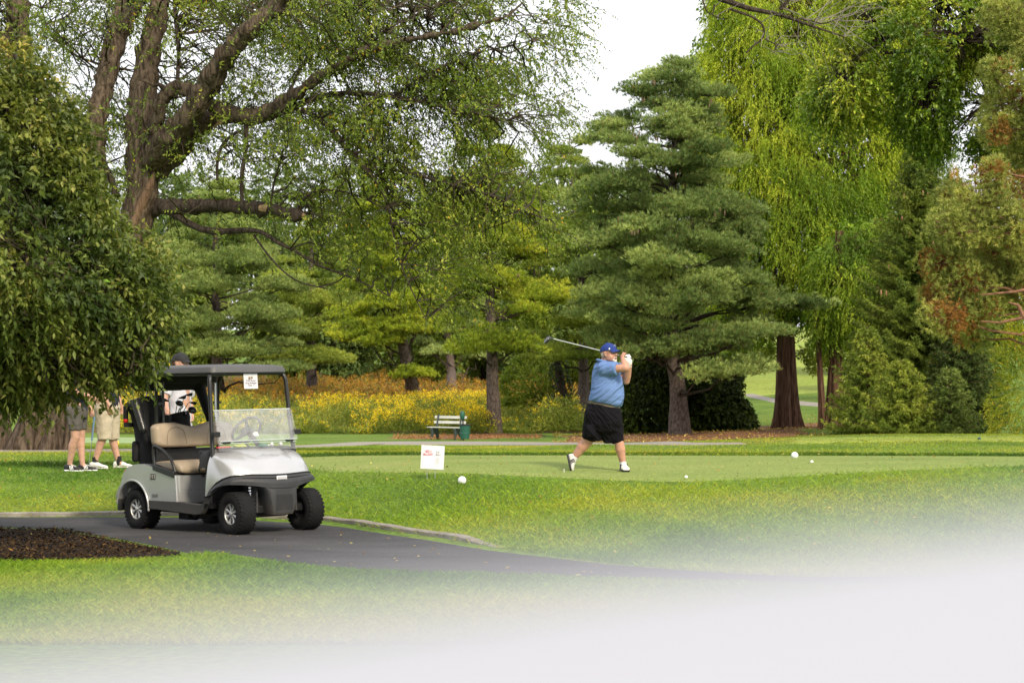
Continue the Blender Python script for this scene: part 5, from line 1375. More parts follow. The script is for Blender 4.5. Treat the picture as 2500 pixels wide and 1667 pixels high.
# ================================================================ golf bags and clubs
def iron(name, label, base, top_, face, wood=False, mt=None, group='clubs standing in the golf bags'):
    """shaft from base up to head at top"""
    base = Vector(base); top_ = Vector(top_); root = thing(name, label, 'golf club', base, 0, group)
    L = top_ - base; d = L.normalized(); f = Vector(face).normalized(); f = (f - d * f.dot(d)).normalized(); s = d.cross(f)
    mb = MB(); mb.tube([(0, 0, 0), L], [.0055, .0045], 6); mb.build('shaft', M_CHROME, root)
    mb = MB()
    if wood:
        q = L + f * .045 + d * .01
        mb.ell(q, (.055, .045, .032), Matrix((f, s, d)).transposed(), 16, 10)
    else:
        rings = []
        for (a, h, th) in ((0, .010, .010), (.02, .022, .010), (.05, .042, .009), (.075, .054, .008), (.088, .040, .006)):
            c = L + f * a + d * (.006 + a * .25)
            rings.append([c - d * h * .35 - s * th, c - d * h * .35 + s * th, c + d * h * .65 + s * th * .4, c + d * h * .65 - s * th * .4])
        mb.loft(rings)
    mb.build('club_head', mt or M_DARKST, root, sub=1 if not wood else 0)
    return root
def golfbag(name, label, foot, topc, r, mt, lids=True):
    foot = Vector(foot); topc = Vector(topc); root = thing(name, label, 'golf bag', foot)
    L = topc - foot; mb = MB()
    n_ = 20; d = L.normalized(); u = Vector((1, 0, 0)); u = (u - d * u.dot(d)).normalized(); v = d.cross(u); rings = []
    for t, k in ((0, .86), (.03, .93), (.3, .95), (.6, .92), (.82, .96), (.9, 1.06), (.97, 1.06), (1, 1.0)):
        rings.append([L * t + (u * math.cos(a) * 1.0 + v * math.sin(a) * .86) * r * k for a in [2 * math.pi * j / n_ for j in range(n_)]])
    mb.loft(rings); mb.build('body', mt, root)
    mb = MB(); mb.tube([L * 1.0 + (u * math.cos(a) + v * math.sin(a) * .86) * r * .98 for a in [2 * math.pi * j / 20 for j in range(21)]], .014, 8)
    mb.tube([L + u * r * .9, L - u * r * .9], .01, 6); mb.tube([L + v * r * .8, L - v * r * .8], .01, 6)
    mb.build('cuff', M_BLACKP, root)
    mb = MB()
    mb.box(L * .38 + v * r * .95, (r * 1.2, r * .5, L.length * .42)); mb.box(L * .62 + u * r * .95, (r * .45, r * 1.1, L.length * .22)); mb.box(L * .3 - u * r * .95, (r * .4, r * 1.1, L.length * .3))
    mb.build('pocket', mt, root, bevel=.03)
    mb = MB(); mb.tube([L * .25 - v * r * .95, L * .45 - v * r * 1.35, L * .7 - v * r * 1.35, L * .85 - v * r], .016, 6, squash=.4); mb.build('strap', mt, root)
    return root, L, u, v
bagA, LA, uA, vA = golfbag('golf_bag', 'large black golf bag strapped on the near rear corner of the cart', cartM((-1.70, -.27, .66)), cartM((-1.88, -.29, 1.42)), .20, M_BAG)
bagB, LB, uB, vB = golfbag('golf_bag', 'black golf bag full of irons on the far rear side of the cart', cartM((-1.72, .16, .66)), cartM((-1.86, .10, 1.24)), .15, M_BAG)
mb = MB(); mb.cap(cartM((-1.62, -.50, 1.10)), .045, cartM((-1.78, -.50, 1.42)), .05, flat1=True)
o = mb.build('bottle_holder', mat('glossy_black', (.012, .012, .013), .45, coat=.1)); tag(o, 'glossy black tube clipped beside the near golf bag', 'holder')
o = None
mb = MB(); c_ = Vector(cartM((-1.96, -.50, 1.20))); mb.cap(c_, .028, c_ + Vector((0, 0, .16)), .028, flat1=True); mb.box(c_ + Vector((.03, 0, -.05)), (.09, .06, .05))
rr_ = thing('rangefinder_case', 'small black case with a red end hanging off the near golf bag', 'case', c_); mb2 = mb; 
ob = mb.build('case', M_BAG, rr_); ob.location = -c_
mb = MB(); mb.ell((0, 0, .0), (.03, .03, .035)); mb.build('red_end', mat('red_cap', (.65, .02, .01), .4), rr_)
tb0 = Vector(cartM((-1.86, .10, 1.24)))
heads = [((525, 420), (-.6, 0, .25), 0), ((590, 395), (.8, 0, .5), 0), ((640, 372), (.85, 0, .45), 0), ((615, 440), (-.2, -.5, .1), 1), ((672, 425), (.9, 0, .25), 0), ((672, 480), (.9, 0, .2), 1), ((610, 470), (.3, -.5, .2), 0), ((640, 495), (.5, -.5, .2), 0)]
lab = ['iron at the left of the bag behind the seat', 'iron with its toe up in the middle of the bag behind the seat', 'tallest iron in the bag behind the seat', 'rounded wood low in the middle of the bag behind the seat', 'upper right iron in the bag behind the seat', 'black wood at the right of the bag behind the seat', 'short iron in front in the bag behind the seat', 'short low iron at the front right of the bag behind the seat']
for i, ((cx_, cy_), fc, wd) in enumerate(heads):
    top_ = Vector(P(250 + cx_ / 3.2, 850 + cy_ / 3.2, tb0.y - .05)); b_ = tb0 + Vector(((cx_ - 600) / 3.2 / FP * 23 * .5, (i % 3 - 1) * .05, -.02))
    iron('iron', lab[i], b_, top_, fc, bool(wd))
ta0 = Vector(cartM((-1.88, -.29, 1.42)))
for i, (dx, dz, wd) in enumerate(((-.08, .14, 0), (.02, .20, 1), (.10, .12, 0))):
    iron('iron', ('iron in the near bag, nearest the leaves', 'wood standing tallest in the near bag', 'iron in the near bag beside the roof')[i], ta0 + Vector((dx * .5, 0, 0)), ta0 + Vector((dx, .02, dz)), (-.8 if i == 0 else .8, -.2, .3), bool(wd))
# ================================================================ people
def skinmat(name, col, red):
    m = mat(name, col, .55, spec=.35, var=.10, vscale=18, bump=.0008, bscale=160)
    m.node_tree.nodes['Principled BSDF'].inputs['Subsurface Weight'].default_value = .08
    m.node_tree.nodes['Principled BSDF'].inputs['Subsurface Radius'].default_value = (.02, .008, .005)
    return m
M_SKIN = skinmat('skin', (.46, .245, .17), 0)
M_SKIN2 = skinmat('skin_light', (.47, .27, .195), 0)
def V3(*a): return Vector(a)
def hand(mb, wrist, dirv, palm, curl=.6, size=1.0, thumb=1):
    """mitt of palm + five separate curled fingers. dirv: along the hand, palm: palm normal"""
    w_ = Vector(wrist); d = Vector(dirv).normalized(); p = Vector(palm); p = (p - d * p.dot(d)).normalized(); s = d.cross(p)
    k = size
    mb.cap(w_, .026 * k, w_ + d * .05 * k + s * .018 * k, .024 * k); mb.cap(w_, .026 * k, w_ + d * .05 * k - s * .018 * k, .024 * k); mb.cap(w_ + d * .03 * k, .027 * k, w_ + d * .075 * k, .023 * k)
    for i, (o, L) in enumerate(((-.033, .066), (-.011, .076), (.011, .071), (.032, .056))):
        b = w_ + d * .085 * k + s * o * k; a1 = curl * .9; a2 = curl * 2.0
        j1 = b + (d * math.cos(a1) + p * math.sin(a1)) * L * .5 * k; j2 = j1 + (d * math.cos(a2) + p * math.sin(a2)) * L * .35 * k; j3 = j2 + (d * math.cos(a2 * 1.3) + p * math.sin(a2 * 1.3)) * L * .25 * k
        mb.cap(b - d * .02 * k, .0105 * k, j1, .0095 * k, 8, k=3); mb.cap(j1, .0095 * k, j2, .0088 * k, 8, k=3); mb.cap(j2, .0088 * k, j3, .0078 * k, 8, k=3)
    t0 = w_ + d * .02 * k - s * .028 * k * thumb; t1 = t0 + (d * .7 - s * .55 * thumb + p * .4).normalized() * .042 * k; t2 = t1 + (d * .8 + p * .6).normalized() * .03 * k
    mb.cap(t0, .014 * k, t1, .0115 * k, 8, k=3); mb.cap(t1, .0115 * k, t2, .0095 * k, 8, k=3)
def headgeo(mb, c, fwd, up, k=1.0, jowl=1.0, mouth=True):
    """head fused from shaped volumes; c: centre of skull, fwd: face direction"""
    c = Vector(c); f = Vector(fwd).normalized(); u = Vector(up); u = (u - f * f.dot(u)).normalized(); s = u.cross(f)   # s: person's left
    M = Matrix((f, s, u)).transposed()
    A = lambda a, b, h: c + (f * a + s * b + u * h) * k
    E = lambda p, r: mb.ell(A(*p), tuple(q * k for q in r), M, 18, 12)
    E((-.012, 0, .025), (.098, .078, .092)); E((.010, 0, -.015), (.080, .070, .085))
    E((.028, 0, -.060), (.060 , .055 * jowl, .050)); E((.055, 0, -.085), (.030, .030 * jowl, .024))
    E((.045, .036, -.045), (.034, .026 * jowl, .034)); E((.045, -.036, -.045), (.034, .026 * jowl, .034))
    E((.078, 0, .028), (.016, .045, .013)); E((.086, 0, -.058), (.012, .022, .006)); E((.084, 0, -.070), (.012, .019, .007))
    mb.cap(A(.082, 0, .012), .009 * k, A(.106, 0, -.024), .0135 * k); E((.094, .011, -.029), (.010, .008, .007)); E((.094, -.011, -.029), (.010, .008, .007))
    for sg in (-1, 1):
        E((-.008, .078 * sg, -.005), (.018, .008, .030)); E((-.010, .084 * sg, .008), (.014, .006, .016)); E((-.002, .078 * sg, -.028), (.009, .007, .010))
    return A, M
def face_bits(root, A, M, k, f, u, s, glasses=False, brow=(.25, .2, .17)):
    mb = MB()
    for sg in (-1, 1): mb.ell(A(.079, .030 * sg, .008), (.010 * k, .012 * k, .010 * k), M, 12, 8)
    mb.build('eye', mat('eye_white', (.55, .5, .47), .25), root)
    mb = MB()
    for sg in (-1, 1): mb.ell(A(.0885, .031 * sg, .008), (.0025 * k, .0055 * k, .0055 * k), M, 10, 6)
    mb.build('pupil', mat('pupil', (.02, .02, .025), .2), root)
    mb = MB()
    for sg in (-1, 1): mb.tube([A(.086, .014 * sg, .029), A(.088, .030 * sg, .033), A(.080, .047 * sg, .028)], [.003 * k, .004 * k, .002 * k], 6)
    mb.build('eyebrow', mat('brow', brow, .8), root)
    mb = MB(); mb.tube([A(.093, -.022, -.064), A(.0985, 0, -.062), A(.093, .022, -.064)], [.002 * k, .0045 * k, .002 * k], 6); mb.build('lips', mat('lips', (.36, .13, .11), .5), root)
    if glasses:
        g = MB()
        for sg in (-1, 1):
            ring = [A(.100 - .008 * abs(math.cos(a)) , .031 * sg + .023 * math.cos(a), .008 + .015 * math.sin(a)) for a in [2 * math.pi * j / 20 for j in range(21)]]
            g.tube(ring, .0022 * k, 5); g.tube([A(.093, .052 * sg, .013), A(.05, .080 * sg, .012), A(-.005, .086 * sg, .010)], .0022 * k, 5)
        g.tube([A(.104, -.008, .012), A(.106, 0, .014), A(.104, .008, .012)], .002 * k, 5)
        gl = g.build('glasses', mat('glasses_frame', (.10, .03, .02), .3), root)
        g = MB()
        for sg in (-1, 1): g.ell(A(.098, .031 * sg, .008), (.0015 * k, .021 * k, .014 * k), M, 12, 6)
        g.build('lens', mat('lens_dark', (.05, .045, .045), .1, spec=.8), gl)
def cap_hat(root, A, M, k, mt, brim=.085, logo=None, name='cap'):
    mb = MB(); rings = []
    for i in range(9):
        th = R(8 + 84 * i / 8); r = math.sin(th); h = math.cos(th)
        rings.append([A(-.010 + .108 * r * math.cos(a) * (1 + .03 * (i == 8)), .090 * r * math.sin(a), .040 + .088 * h - .012 * r * math.cos(a) * (-1) * 0 - (.022 if math.cos(a) < 0 else 0) * r * abs(math.cos(a))) for a in [2 * math.pi * j / 28 for j in range(28)]])
    mb.loft(rings, flip=True); o = mb.build(name, mt, root, auto=80)
    mb = MB(); rows_ = []
    for i in range(7):
        t = i / 6; rows_.append([A(.078 * math.cos(b * .9) + brim * t * math.cos(b * .75) ** 1.0, .084 * math.sin(b) * (1 - .12 * t), .052 - .028 * t - .020 * math.sin(b) ** 2 + .0) for b in np.linspace(-1.05, 1.05, 15)])
    thick(mb, rows_, .004 * k); mb.build('brim', mt, o, auto=60)
    mb = MB(); mb.ell(A(-.010, 0, .130), (.007 * k,) * 3); mb.build('button', mt, o)
    return o
def shoe(root, heel, toe, up, k=1.0, mt=None, sole=None, stripes=None, name='shoe', laces=True):
    """heel, toe: sole points; up: direction away from the ground"""
    h = Vector(heel); t = Vector(toe); f = (t - h).normalized(); u = Vector(up); u = (u - f * f.dot(u)).normalized(); s = u.cross(f); L = (t - h).length
    def ring(a, w_, z0, z1, nn=18, e=.7):
        o_ = []
        for j in range(nn):
            q = 2 * math.pi * j / nn; c, si = math.cos(q), math.sin(q)
            o_.append(h + f * a + s * w_ * abs(c) ** e * (1 if c > 0 else -1) + u * ((z0 + z1) / 2 + (z1 - z0) / 2 * abs(si) ** e * (1 if si > 0 else -1)))
        return o_
    mb = MB(); mb.loft([ring(a * L, w_ * k, .018 * k, z * k) for a, w_, z in ((-.01, .018, .065), (.03, .034, .088), (.15, .038, .100), (.30, .038, .102), (.42, .040, .085), (.58, .046, .070), (.75, .050, .058), (.90, .044, .048), (.98, .028, .038), (1.0, .012, .030))])
    o = mb.build(name, mt, root, auto=70)
    mb = MB(); mb.loft([ring(a * L, w_ * k, 0, z * k, 18, .5) for a, w_, z in ((-.02, .018, .022), (.03, .037, .026), (.2, .041, .026), (.42, .040, .022), (.6, .049, .022), (.78, .053, .022), (.92, .046, .024), (1.01, .018, .026))])
    mb.build('sole', sole or M_WHITE, o, auto=60)
    if laces:
        mb = MB()
        for q in range(5):
            a = .34 + q * .07; z = (.104 - q * .0085) * k
            mb.tube([h + f * a * L + s * .020 * k + u * (z - .008), h + f * a * L + u * (z + .004), h + f * a * L - s * .020 * k + u * (z - .008)], .003 * k, 5)
        mb.build('laces', M_WHITE, o)
    if stripes:
        for sg in (-1, 1):
            mb = MB()
            for q in range(3):
                a = .40 + q * .075
                mb.tube([h + f * (a * L) + s * sg * .042 * k + u * .030 * k, h + f * ((a - .03) * L) + s * sg * .043 * k + u * .055 * k, h + f * ((a - .06) * L) + s * sg * .036 * k + u * .082 * k], .0055 * k, 5)
            mb.build('stripe', stripes, o)
    return o

# ---- the golfer. local axes: x right in the photo, y away, z up
gpos = GP(1462, 26.3)
gl_ = thing('person', 'golfer in blue polo shirt, blue cap and black shorts finishing a swing', 'person', gpos)
def g(cx, cz, y=0.0): return V3((cx - 652) / 764, y, (1450 - cz) / 764)
Rsh, Rel, Rwr, Rhd = g(705, 445, -.20), g(902, 437, -.33), g(880, 350, -.215), g(868, 320, -.19)
Lsh, Lel, Lwr = g(850, 455, .10), g(920, 560, .02), g(950, 402, -.10)
hip_, Rhip, Lhip = g(700, 850), g(640, 880, -.05), g(775, 880, .04)
Rkn, Ran = g(540, 1150, .0), g(405, 1318, .03)
Lkn, Lan = g(848, 1160, -.03), g(889, 1368, .0)
hc = g(748, 292, -.10); ff = V3(.80, -.56, .06); hu = V3(-.06, .02, 1)
mb = MB()
A, MM = headgeo(mb, hc, ff, hu, 1.06, 1.25)
mb.cap(g(712, 392, -.05), .070, g(735, 330, -.08), .068)
mb.cap(g(708, 480, -.06), .11, g(730, 640, -.04), .15); mb.cap(g(735, 690, -.04), .16, g(705, 800, -.02), .14); mb.cap(g(703, 800, -.01), .14, g(700, 860, -.01), .15)
mb.cap(Rsh, .060, Rel, .050); mb.cap(Rel, .049, Rel + (Rwr - Rel) * .35, .050); mb.cap(Rel + (Rwr - Rel) * .35, .050, Rwr, .030)
mb.cap(Lsh, .060, Lel, .050); mb.cap(Lel, .050, Lel + (Lwr - Lel) * .3, .050); mb.cap(Lel + (Lwr - Lel) * .3, .050, Lwr, .031)
mb.cap(Rhip, .12, Rkn, .075); mb.cap(Rkn, .072, Rkn + (Ran - Rkn) * .35 + V3(-.008, 0, 0), .072); mb.cap(Rkn + (Ran - Rkn) * .35 + V3(-.008, 0, 0), .070, Ran, .040)
mb.cap(Lhip, .11, Lkn, .060); mb.cap(Lkn, .060, Lkn + (Lan - Lkn) * .35, .065); mb.cap(Lkn + (Lan - Lkn) * .35, .063, Lan, .038)
mb.cap(Ran, .040, Ran + V3(-.02, -.01, -.05), .035); mb.cap(Lan, .040, Lan + V3(0, -.02, -.04), .035)
# right hand closes round the grip end, thumb side toward the face
grip0, grip1 = g(972, 345, -.11), g(846, 312, -.14)
hand(mb, Rwr, g(866, 312, -.13) - Rwr, V3(.75, .5, .1), .75, 1.02, 1)
mb.build('body', M_SKIN, gl_, voxel=.0062, relax=2)
f_ = ff.normalized(); face_bits(gl_, A, MM, 1.06, f_, hu, None, True)
# grey hair above the ears and goatee
mb = MB()
for sg in (-1, 1): mb.ell(A(-.045, .070 * sg, -.012), (.030, .012, .036), MM)
mb.ell(A(-.075, 0, -.018), (.028, .058, .038), MM)
mb.build('hair', mat('grey_hair', (.30, .26, .22), .9, bump=.002, bscale=120), gl_, voxel=.005, relax=2)
mb = MB(); mb.ell(A(.080, 0, -.098), (.022, .026, .022), MM); mb.ell(A(.072, .026, -.084), (.018, .014, .020), MM); mb.ell(A(.072, -.026, -.084), (.018, .014, .020), MM)
mb.tube([A(.086, -.034, -.068), A(.094, -.022, -.052), A(.1, 0, -.048), A(.094, .022, -.052), A(.086, .034, -.068)], [.004, .006, .006, .006, .004], 6)
mb.build('beard', mat('white_beard', (.62, .56, .50), .9, bump=.002, bscale=140), gl_, voxel=.004, relax=1)
hat = cap_hat(gl_, A, MM, 1.08, mat('royal_blue', (.016, .038, .19), .75, spec=.25, bump=.0006, bscale=300), .075)
mb = MB(); mb.tube([A(.085, -.02, .088), A(.095, -.008, .100), A(.095, .012, .100), A(.086, .026, .088), A(.092, .012, .080), A(.094, -.006, .080), A(.085, -.02, .088)], .0022, 5); mb.build('cap_emblem', mat('emblem_pale', (.35, .38, .6), .7), hat)
mb = MB(); mb.ell(A(.058, -.078, .052), (.011, .004, .014), MM); mb.build('brim_clip', M_WHITE, hat)
# gloved hand
mb = MB(); hand(mb, Lwr, g(938, 345, -.12) - Lwr, V3(-.5, .8, .1), .95, 1.12, -1); mb.cap(Lwr - (Lwr - Lel).normalized() * .03, .036, Lwr + (g(938, 345, -.12) - Lwr).normalized() * .03, .034, flat0=True)
mb.build('glove', mat('glove_white', (.66, .66, .64), .7, bump=.001, bscale=90), gl_, voxel=.005, relax=1)
# shirt
def ringz(cx, cz, a, b, y=0, tilt=0, n=36):
    c = g(cx, cz, y); return [c + V3(a * math.cos(q), b * math.sin(q), tilt * math.cos(q)) for q in [2 * math.pi * j / n for j in range(n)]]
mb = MB()
mb.loft([ringz(712, 783, .212, .20, -.02, -.040), ringz(722, 745, .222, .215, -.03, -.028), ringz(731, 700, .222, .22, -.035, -.01), ringz(735, 640, .212, .215, -.04), ringz(733, 590, .205, .20, -.04), ringz(728, 530, .195, .19, -.05),
         ringz(715, 470, .170, .20, -.05), ringz(706, 430, .140, .19, -.05), ringz(704, 405, .105, .145, -.05), ringz(706, 385, .082, .095, -.05)], flip=True)
mb.ell(g(790, 700, -.06), (.142, .17, .155)); mb.ell(g(800, 765, -.06), (.112, .15, .085))
mb.cap(Rsh + V3(-.01, .02, .0), .105, Rsh + (Rel - Rsh) * .60, .088, flat1=True); mb.cap(Lsh, .10, Lsh + (Lel - Lsh) * .50, .08, flat1=True)
mb.cap(Rsh, .10, g(735, 500, -.12), .10); mb.cap(g(660, 430, -.02), .08, g(720, 420, -.05), .09)
shirt = mb.build('polo_shirt', None or mat('blue_polo', (.13, .215, .44), .8, spec=.15, var=.05, vscale=3), gl_, voxel=.0095, relax=4)
def cloth_folds(o, strength, scale, tex='WOOD'):
    tx = bpy.data.textures.new('folds', 'CLOUDS'); tx.noise_scale = scale; tx.noise_depth = 2
    m = o.modifiers.new('w', 'DISPLACE'); m.texture = tx; m.strength = strength; m.mid_level = .5; m.texture_coords = 'LOCAL'
def foldmat(m, rot, scale, dist, stretch=(1, 1, 6)):
    n = m.node_tree; b = n.nodes['Principled BSDF']
    tc = n.nodes.new('ShaderNodeTexCoord'); m0 = n.nodes.new('ShaderNodeMapping'); m0.inputs['Rotation'].default_value = rot; n.links.new(tc.outputs['Object'], m0.inputs[0]); mp = n.nodes.new('ShaderNodeMapping'); mp.inputs['Scale'].default_value = stretch
    no = n.nodes.new('ShaderNodeTexNoise'); no.inputs['Scale'].default_value = scale; no.inputs['Detail'].default_value = 3; no.inputs['Distortion'].default_value = .6
    n.links.new(m0.outputs[0], mp.inputs[0]); n.links.new(mp.outputs[0], no.inputs[0])
    bp = n.nodes.new('ShaderNodeBump'); bp.inputs['Distance'].default_value = dist; n.links.new(no.outputs[0], bp.inputs['Height']); n.links.new(bp.outputs[0], b.inputs['Normal'])
foldmat(shirt.data.materials[0], (0, R(38), 0), 2.0, .075, (.8, 2.0, 7.0))
mb = MB()
cr = [g(704, 380, -.05) + V3(.088 * math.cos(q), .095 * math.sin(q), .012 - .02 * math.cos(q)) for q in [2 * math.pi * j / 24 for j in range(25)]]
mb.tube(cr, .020, 8, squash=.9); mb.build('collar', shirt.data.materials[0], shirt)
mb = MB(); mb.cap(g(812, 455, -.13), .006, g(818, 520, -.15), .006); mb.build('placket', shirt.data.materials[0], shirt)
# belt and shorts
mb = MB(); mb.loft([ringz(703, 806, .206, .195, -.01, -.036), ringz(703, 786, .208, .197, -.01, -.036)]); mb.build('belt', mat('belt_brown', (.10, .085, .06), .5), gl_)
M_SHB = mat('black_shorts', (.006, .0055, .008), .85, spec=.12)
foldmat(M_SHB, (0, R(-50), 0), 3.5, .09, (1, 2, 4.5))
mb = MB()
mb.loft([ringz(703, 798, .205, .195, -.01, -.036), ringz(700, 850, .225, .21, -.01, -.02), ringz(696, 920, .240, .22, -.01), ringz(700, 990, .232, .21, -.01), ringz(705, 1050, .20, .17, -.01), ringz(712, 1085, .12, .11, -.01), ringz(730, 1130, .075, .07, -.02), ringz(742, 1172, .05, .05, -.03)], flip=True)
mb.cap(g(632, 900, -.04), .17, g(552, 1140, -.02), .090, flat1=True, n=20); mb.cap(g(620, 1000, -.04), .12, g(612, 1148, -.04), .075, flat1=True, n=20)
mb.cap(g(775, 900, .02), .14, g(843, 1166, -.02), .078, flat1=True, n=20); mb.cap(g(770, 1000, -.02), .12, g(800, 1158, -.03), .055, flat1=True)
mb.box(g(568, 1050, -.17), (.11, .05, .15)); 
sh = mb.build('shorts', M_SHB, gl_, voxel=.011, relax=5); cloth_folds(sh, .022, .09)
# socks and shoes
M_SOCK = mat('sock_grey', (.58, .57, .60), .9, bump=.001, bscale=200)
mb = MB(); mb.cap(Ran + (Rkn - Ran) * .10, .046, Ran + V3(-.022, -.005, -.04), .043, flat0=True); mb.build('sock', M_SOCK, gl_)
mb = MB(); mb.cap(Lan + V3(0, 0, .02), .045, Lan + V3(.0, -.01, -.05), .043, flat0=True); mb.build('sock', M_SOCK, gl_)
M_SHOEW = mat('shoe_offwhite', (.60, .58, .53), .6, var=.12, vscale=30)
shoe(gl_, g(338, 1290, .04), g(372, 1452, -.02), V3(.97, -.1, .22), 1.08, M_SHOEW, M_BLACKP, stripes=M_BLACKP)
shoe(gl_, g(884, 1438, .06), g(914, 1448, -.20), V3(0, 0, 1), 1.08, M_SHOEW, M_BLACKP, stripes=M_BLACKP)
mb = MB(); mb.tube([g(352, 1330, -.045), g(362, 1400, -.05), g(392, 1360, -.045)], [.004, .012, .003], 6); mb.build('shoe_swoosh', M_BLACKP, gl_)
# driver
club = thing('golf_driver', 'black-headed driver held behind the golfer\'s neck with a silver shaft', 'golf club', gpos)
mb = MB(); mb.tube([grip0, grip1], [.014, .0115], 10); mb.build('grip', M_BLACKP, club)
mb = MB(); mb.tube([grip1, g(670, 262, .10), g(205, 145, .16)], [.0065, .006, .0055], 8); mb.build('shaft', mat('shaft_silver', (.62, .62, .66), .3, metal=.5), club)
mb = MB(); hd = g(148, 160, .14); hm = Matrix.Rotation(R(35), 3, 'Y')
mb.ell(hd, (.034, .05, .060), hm, 20, 14); mb.cap(g(205, 145, .16), .009, g(160, 138, .15), .016); mb.build('club_head', mat('driver_black', (.012, .012, .014), .18, coat=.8), club, voxel=.004, relax=2)
mb = MB(); mb.ell(g(134, 165, .12), (.012, .045, .048), hm, 16, 10); mb.build('club_face', mat('face_grey', (.22, .22, .24), .3, metal=.6), club)
mb = MB(); mb.ell((0, 0, 0), (.010, .010, .010))
# tee left in the grass
t_ = G(1377, 1155, 20, 40); tt_ = thing('golf_tee', 'white tee standing in the grass left of the golfer\'s back foot', 'golf tee', t_)
mb = MB(); mb.lathe([(.002, -.02), (.004, .03), (.005, .045), (.012, .056), (.001, .056)], n=10); mb.build('peg', M_WHITE, tt_)

# ---- standing men
def standing(label, pos, rz, H, shirt_m, short_m, shoe_m, sock_m=None, hemz=.42, armpose=None, capm=None, skin=M_SKIN2, fat=1.0, stance=.14, stripes=None, solem=None, feet=(0, 0), sleeve=True, armR=None, armL=None, tattoo=False, hairm=None):
    """local axes: faces +x, y left"""
    root = thing('person', label, 'person', pos, rz)
    k = H / 1.8; z = lambda v: v * k
    hips = [V3(0, s * .10 * k, z(.92)) for s in (-1, 1)]; kn = [V3(.02, s * (.10 + stance * .2) * k, z(.50)) for s in (-1, 1)]
    an = [V3(-.02 + feet[i], s * stance * k, z(.095)) for i, s in enumerate((-1, 1))]
    sh_ = [V3(0, s * .195 * k, z(1.46)) for s in (-1, 1)]
    mb = MB(); hc_ = V3(.03, 0, z(1.69)); Af, Mf = headgeo(mb, hc_, V3(1, 0, -.03), V3(0, 0, 1), k)
    mb.cap((0, 0, z(1.48)), .058 * k, (.02, 0, z(1.62)), .055 * k); mb.cap((0, 0, z(1.05)), .14 * k * fat, (0, 0, z(1.38)), .13 * k); mb.cap(sh_[0] + V3(0, .07, -.02), .07 * k, sh_[1] - V3(0, .07, .02), .07 * k)
    mb.cap((0, -.06, z(.95)), .13 * k * fat, (0, .06, z(.95)), .13 * k * fat)
    arms = [armR or (V3(.02, -.24 * k, z(1.18)), V3(.12, -.22 * k, z(.93))), armL or (V3(.02, .24 * k, z(1.18)), V3(.12, .22 * k, z(.93)))]
    for i in range(2):
        el, wr = arms[i]; mb.cap(sh_[i], .052 * k, el, .042 * k); m_ = el + (wr - el) * .3; mb.cap(el, .041 * k, m_, .042 * k); mb.cap(m_, .042 * k, wr, .026 * k)
        dv = (wr - el).normalized(); hand(mb, wr, dv + V3(0, 0, -.3), V3(0, 1 if i == 0 else -1, 0), .35, k, 1 if i == 0 else -1)
        c_ = kn[i] + (an[i] - kn[i]) * .32 + V3(-.015, 0, 0)
        mb.cap(hips[i], .095 * k * fat, kn[i], .062 * k); mb.cap(kn[i], .060 * k, c_, .062 * k); mb.cap(c_, .060 * k, an[i], .036 * k); mb.cap(an[i], .036 * k, an[i] + V3(.05, 0, -.04) * k, .032 * k)
    mb.build('body', skin, root, voxel=.0072, relax=2)
    face_bits(root, Af, Mf, k, None, None, None, False)
    if capm: cap_hat(root, Af, Mf, k, capm, .07)
    if hairm:
        mb = MB(); mb.ell(Af(-.03, 0, .02), (.088, .084, .085), Mf); mb.build('hair', hairm, root, voxel=.008, relax=2)
    mb = MB(); mb.loft([[V3(a * math.cos(q), b * math.sin(q), zz) for q in [2 * math.pi * j / 28 for j in range(28)]] for zz, a, b in ((z(.86), .155 * fat, .185 * fat), (z(1.0), .15 * fat, .18 * fat), (z(1.2), .135 * fat, .185), (z(1.38), .13, .20), (z(1.48), .10, .16), (z(1.53), .07, .08))], flip=True)
    for i in range(2): mb.cap(sh_[i], .075 * k, sh_[i] + (arms[i][0] - sh_[i]) * .75, .068 * k, flat1=True)
    o = mb.build('shirt', shirt_m, root, voxel=.012, relax=3); cloth_folds(o, .02, .1)
    mb = MB(); mb.loft([[V3(a * math.cos(q), b * math.sin(q), zz) for q in [2 * math.pi * j / 28 for j in range(28)]] for zz, a, b in ((z(.98), .148 * fat, .178 * fat), (z(.88), .16 * fat, .19 * fat), (z(.78), .15, .18))])
    for i, s in enumerate((-1, 1)):
        q = hips[i] + (kn[i] - hips[i]) * ((.92 - hemz) / .42 if hemz > .5 else 1.0); q.z = z(hemz)
        mb.cap(hips[i] - V3(0, 0, .04), .125 * k * fat, q, .092 * k * (.5 + .5 * fat), flat1=True, n=18)
        mb.box(V3(0.0, s * (.10 + stance * .1 + .085) * k, z(hemz + .16)), (.13, .035, .16))
    o = mb.build('shorts', short_m, root, voxel=.011, relax=3); cloth_folds(o, .018, .08)
    for i, s in enumerate((-1, 1)):
        if sock_m:
            mb = MB(); mb.cap(an[i] + V3(0, 0, .08), .042 * k, an[i] + V3(.01, 0, -.03), .042 * k, flat0=True); mb.build('sock', sock_m, root)
        a_ = R(-6 * s); hd_ = an[i] + V3(-.075 * k, 0, 0); hd_.z = 0; sh2 = shoe(root, hd_, hd_ + V3(.29 * math.cos(a_), -.29 * math.sin(a_), 0) * k, V3(0, 0, 1), 1.05 * k, shoe_m, solem, stripes)
    return root
M_CHAR = mat('grey_cargo', (.085, .075, .068), .9, var=.15, vscale=25); M_KHAKI = mat('khaki_cargo', (.44, .375, .28), .9, var=.08, vscale=12)
M_NAVY = mat('navy_knit', (.012, .014, .03), .85); M_BLKSOCK = mat('sock_black', (.012, .012, .014), .9)
M_SHOEB = mat('shoe_black', (.014, .014, .016), .6, bump=.002, bscale=90)
p1 = G(188, 1150, 24, 40); p2 = G(262, 1143, 24, 40)
